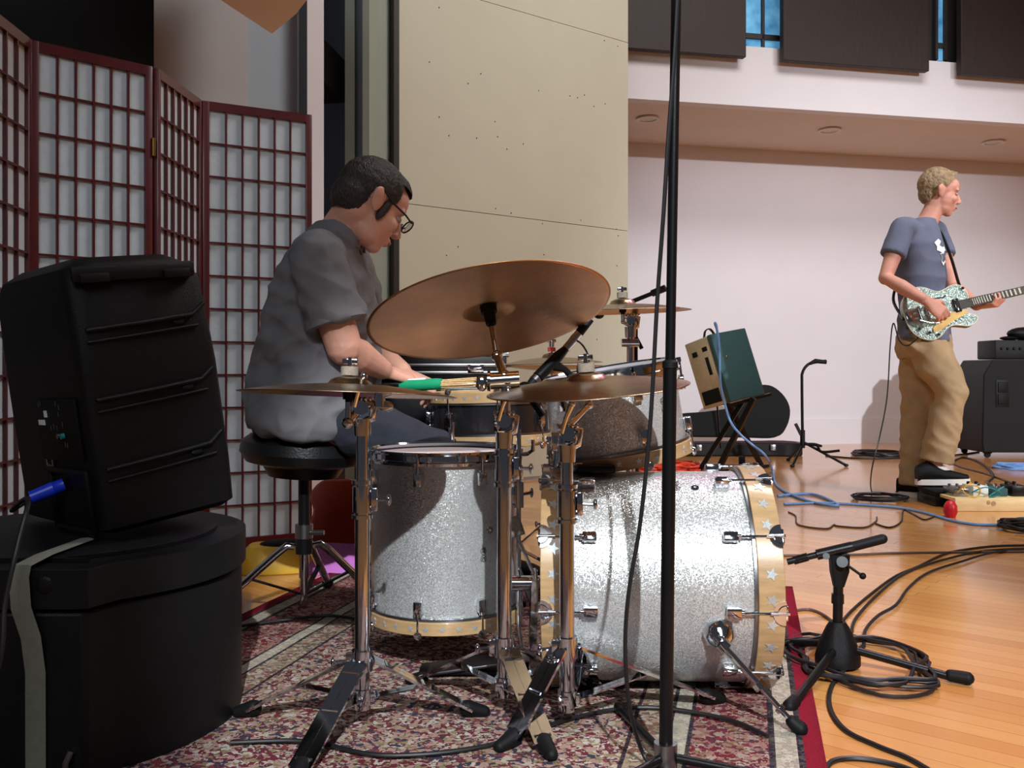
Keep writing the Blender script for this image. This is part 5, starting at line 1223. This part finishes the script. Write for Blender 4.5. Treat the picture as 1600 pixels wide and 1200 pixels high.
t0 = V((x0+.42, D_+.15, zt+.16)); mb = MB(Matrix.Translation(t0)); mb.ell((0, 0, .055), (.14, .09, .055)); mb.ell((-.12, 0, .018), (.08, .06, .018)); o = obj('equipment_bag', mb, M['case_plastic']); base(o, t0); tag(o, 'dark soft bag lying on top of the amplifier head', 'bag')

# pedals
t = thing('volume_pedal', 'black and silver foot pedal under the standing person\'s front shoe', 'pedal', F(1470, 792)); c = V((2.25, 4.86, 0))
c = V(((1472-800)/FPX*4.90, 4.90, 0))
mb = MB(); mb.box(c+V((0, 0, .026)), (.17, .22, .050), None, .004); obj('pedal_base', mb, M['black_metal'], t)
mb = MB(); mb.box(c+V((0, 0, .070)), (.165, .21, .028), Euler((math.radians(3), math.radians(-2), 0)).to_matrix(), .003); tr = obj('treadle', mb, M['rubber'], t)
mb = MB(); mb.box(c+V((.087, -.01, .050)), (.010, .19, .060), None, .002); obj('side_plate', mb, M['chrome'], t)
mb = MB(); mb.box(c+V((-.01, -.111, .052)), (.045, .003, .026)); obj('label_plate', mb, M['steel'], t)
bz = F(1500, 800); t = thing('pedal_board', 'pale pine board crowded with effects pedals at the right of the standing person', 'pedal board', bz)
x0, y0 = F(1492, 799).x, F(1492, 799).y
mb = MB(); mb.box((x0+.42, y0+.01, .034), (.84, .03, .066), None, .002); mb.box((x0+.42, y0+.20, .058), (.84, .36, .016), None, .002); mb.box((x0+.42, y0+.385, .034), (.84, .03, .066), None, .002); obj('board', mb, M['pine'], t)
mb = MB(); mb.cyl((x0+.19, y0-.007, .040), (x0+.19, y0-.004, .040), .012, n=14); mb.ell((x0+.165, y0-.004, .044), (.012, .002, .014)); obj('wood_knots', mb, M['wood_hoop'], t)
random.seed(11)
cols = [('effects pedal on the pine board with steel body and yellow wiring, nearest the standing person', 'steel'), ('white effects pedal on the pine board', 'white_paint'), ('dark green effects pedal on the pine board', 'green_tolex'), ('black effects pedal in the middle of the pine board', 'black_metal'), ('long black effects pedal with a row of knobs on the pine board', 'black_plastic'), ('yellow effects pedal at the right end of the pine board', 'yellow')]
for k, (lab, m_) in enumerate(cols):
    x = x0+.06+.098*k; tt = thing('effects_pedal', lab, 'pedal', (x, y0+.11, .066), 'effects pedals on the pine board')
    hh = .040+.012*(k % 2); mb = MB(); mb.box((x, y0+.115, .067+hh/2), (.078, .12, hh), None, .004); obj('case_body', mb, M[m_], tt)
    for q in (-.02, .02):
        mb = MB(Matrix.Translation((x+q, y0+.145, .067+hh))); mb.lathe([(0, 0), (.009, 0), (.008, .014), (0, .014)], 12); obj('knob', mb, M['rubber' if k % 2 else 'chrome'], tt)
    mb = MB(Matrix.Translation((x, y0+.08, .067+hh))); mb.lathe([(0, 0), (.008, 0), (.007, .010), (0, .012)], 12); obj('foot_switch', mb, M['chrome'], tt)
for pts_, m_, lab in (([(x0+.03, y0+.04, .09), (x0+.06, y0+.0, .13), (x0+.12, y0-.0, .12), (x0+.13, y0+.02, .08), (x0+.09, y0+.0, .072), (x0+.05, y0+.02, .10), (x0+.10, y0+.04, .14)], 'yellow', 'yellow patch lead looped over the steel pedal on the board'),
                      ([(x0+.10, y0+.03, .09), (x0+.15, y0-.0, .12), (x0+.22, y0+.0, .10), (x0+.23, y0+.01, .08), (x0+.17, y0+.0, .074), (x0+.26, y0+.03, .12)], 'teal', 'teal patch lead looped across the white pedal on the board')):
    mb = MB(); mb.tube(spline(pts_, 6), .0035, 6); o = obj('patch_lead', mb, M[m_]); base(o, V(pts_[3])); tag(o, lab, 'cable', 'patch leads on the pedal board')
r0 = F(1485, 808); mb = MB(Matrix.Translation(r0)); mb.lathe([(0, 0), (.022, 0), (.032, .025), (.030, .055), (.018, .075), (.008, .080), (0, .080)], 20); o = obj('red_cup', mb, M['red_plastic']); base(o, r0); tag(o, 'small red plastic knob shaped cup on the floor beside the pine board', 'cup')

# ================================================================== CABLES ON THE FLOOR
def cab(nm, label, pix, r, m, z=None, grp=None, sub=8):
    r_ = r; pts_ = []
    for q in pix: pts_.append(F(q[0], q[1], (q[2] if len(q) > 2 else 0)+r_+(z or 0)))
    mb = MB(); mb.tube(spline(pts_, sub), r_, 8); o = obj(nm, mb, M[m]); base(o, F(pix[0][0], pix[0][1])); tag(o, label, 'cable', grp); return o
def coil(nm, label, px, py, rx, turns, r, m, squash=1.0, h=.0, jit=.12, seed=1, grp=None):
    random.seed(seed); c = F(px, py); pts_ = []
    for k in range(turns*14):
        a = 2*PI*k/14; g = 1+random.uniform(-jit, jit)*.6-(k/(turns*14))*jit*.5
        pts_.append(c+V((rx*g*math.cos(a), rx*squash*g*math.sin(a), r+r*.9*(k/14)+h*random.random())))
    mb = MB(); mb.tube(spline(pts_, 3), r, 7); o = obj(nm, mb, M[m]); base(o, c); tag(o, label, 'cable', grp); return o
cab('blue_cable', 'long light blue cable crossing the wood floor in front of the pedal board', [(1225, 788), (1290, 786), (1390, 792), (1440, 800), (1500, 816), (1560, 820), (1640, 812), (1720, 800)], .0065, 'cable_blue')
cab('floor_cable', 'black cable at the top of the bunch running right from the short microphone stand', [(1305, 985), (1330, 955), (1365, 925), (1400, 900), (1435, 885), (1470, 868), (1500, 860), (1560, 853), (1650, 852)], .0045, 'cable')
cab('floor_cable', 'black cable running beside the top one from the short stand to the right edge', [(1330, 990), (1338, 965), (1372, 928), (1412, 897), (1455, 880), (1530, 862), (1600, 857), (1660, 856)], .0045, 'cable', .002)
cab('floor_cable', 'black cable of the bunch that wriggles lowest before joining the others', [(1350, 1010), (1352, 985), (1372, 962), (1400, 945), (1420, 918), (1450, 895), (1500, 878), (1560, 862), (1650, 854)], .0045, 'cable', .004)
cab('floor_cable', 'black cable looping from the short stand down to the bottom right corner', [(1345, 1012), (1325, 1040), (1300, 1072), (1297, 1105), (1320, 1140), (1370, 1165), (1420, 1185), (1470, 1215)], .005, 'cable')
cab('floor_cable', 'black cable along the bottom edge right of the rug corner', [(1285, 1215), (1300, 1190), (1340, 1185), (1400, 1195), (1450, 1215)], .005, 'cable')
cab('floor_cable', 'brown straight cable lying across the floor behind the short microphone stand', [(1225, 868), (1320, 867), (1400, 864), (1480, 863), (1600, 862), (1680, 862)], .0045, 'cable_grey')
cab('floor_cable', 'thin brown wavy cable on the floor behind the bass drum hoop', [(1232, 800), (1243, 806), (1248, 820), (1290, 826), (1303, 820), (1310, 822), (1350, 824), (1368, 815), (1370, 808)], .0038, 'cable_grey')
cab('floor_cable', 'thin dark cable running from the standing person toward the left on the floor', [(1368, 818), (1390, 824), (1408, 815), (1412, 797), (1430, 805), (1445, 812), (1462, 806)], .0038, 'cable')
cab('floor_cable', 'dark cable arching over the rug edge from behind the bass drum to the short stand', [(1236, 955), (1262, 952), (1282, 958), (1300, 970)], .0042, 'cable_grey')
cab('floor_cable', 'black cable along the foot of the back wall right of the guitar stand', [(1290, 712), (1340, 716), (1400, 716), (1480, 712), (1530, 706)], .006, 'cable')
cab('floor_cable', 'dark cable slanting down past the left of the bass cabinet', [(1488, 722), (1505, 715), (1530, 722), (1552, 742), (1545, 755), (1570, 764), (1620, 775)], .007, 'cable')
cab('floor_cable', 'brown cable slanting behind the pine board toward the right edge', [(1480, 718), (1500, 729), (1540, 740), (1600, 760), (1650, 770)], .006, 'cable_grey')
coil('cable_coil', 'loose black cable coil on the floor around the legs of the short microphone stand', 1343, 1040, .160, 5, .0045, 'cable', 1.35, .003, .30, 5)
coil('cable_coil', 'small black cable coil left of the standing person\'s rear foot', 1375, 781, .14, 4, .0048, 'cable', 1.0, .008, .25, 2)
coil('cable_coil', 'flat black cable coil on the floor near the back wall left of the standing person', 1374, 713, .20, 5, .007, 'cable', 1.0, .008, .2, 3)
coil('cable_coil', 'orange red cable coil on the floor behind the bass drum', 1040, 737, .22, 8, .007, 'cable_red', .9, .02, .35, 4)
coil('cable_coil', 'bright blue cable coil on the floor in front of the bass cabinet', 1590, 733, .16, 5, .006, 'cable_blue', .8, .006, .3, 6)
coil('cable_coil', 'black cable coil at the right edge of the floor below the blue cable', 1606, 829, .12, 6, .006, 'cable', .9, .010, .3, 7)
cab('floor_cable', 'black cable lying across the rug in front of the cymbal stands', [(360, 1160, .014), (480, 1158, .014), (600, 1180, .014), (760, 1165, .014), (900, 1120, .014), (1010, 1105, .014), (1130, 1122, .014), (1200, 1150, .014)], .0042, 'cable')
cab('floor_cable', 'thin black cable across the rug under the drum stool', [(377, 978, .014), (450, 968, .014), (520, 962, .014), (600, 975, .014)], .0042, 'cable')
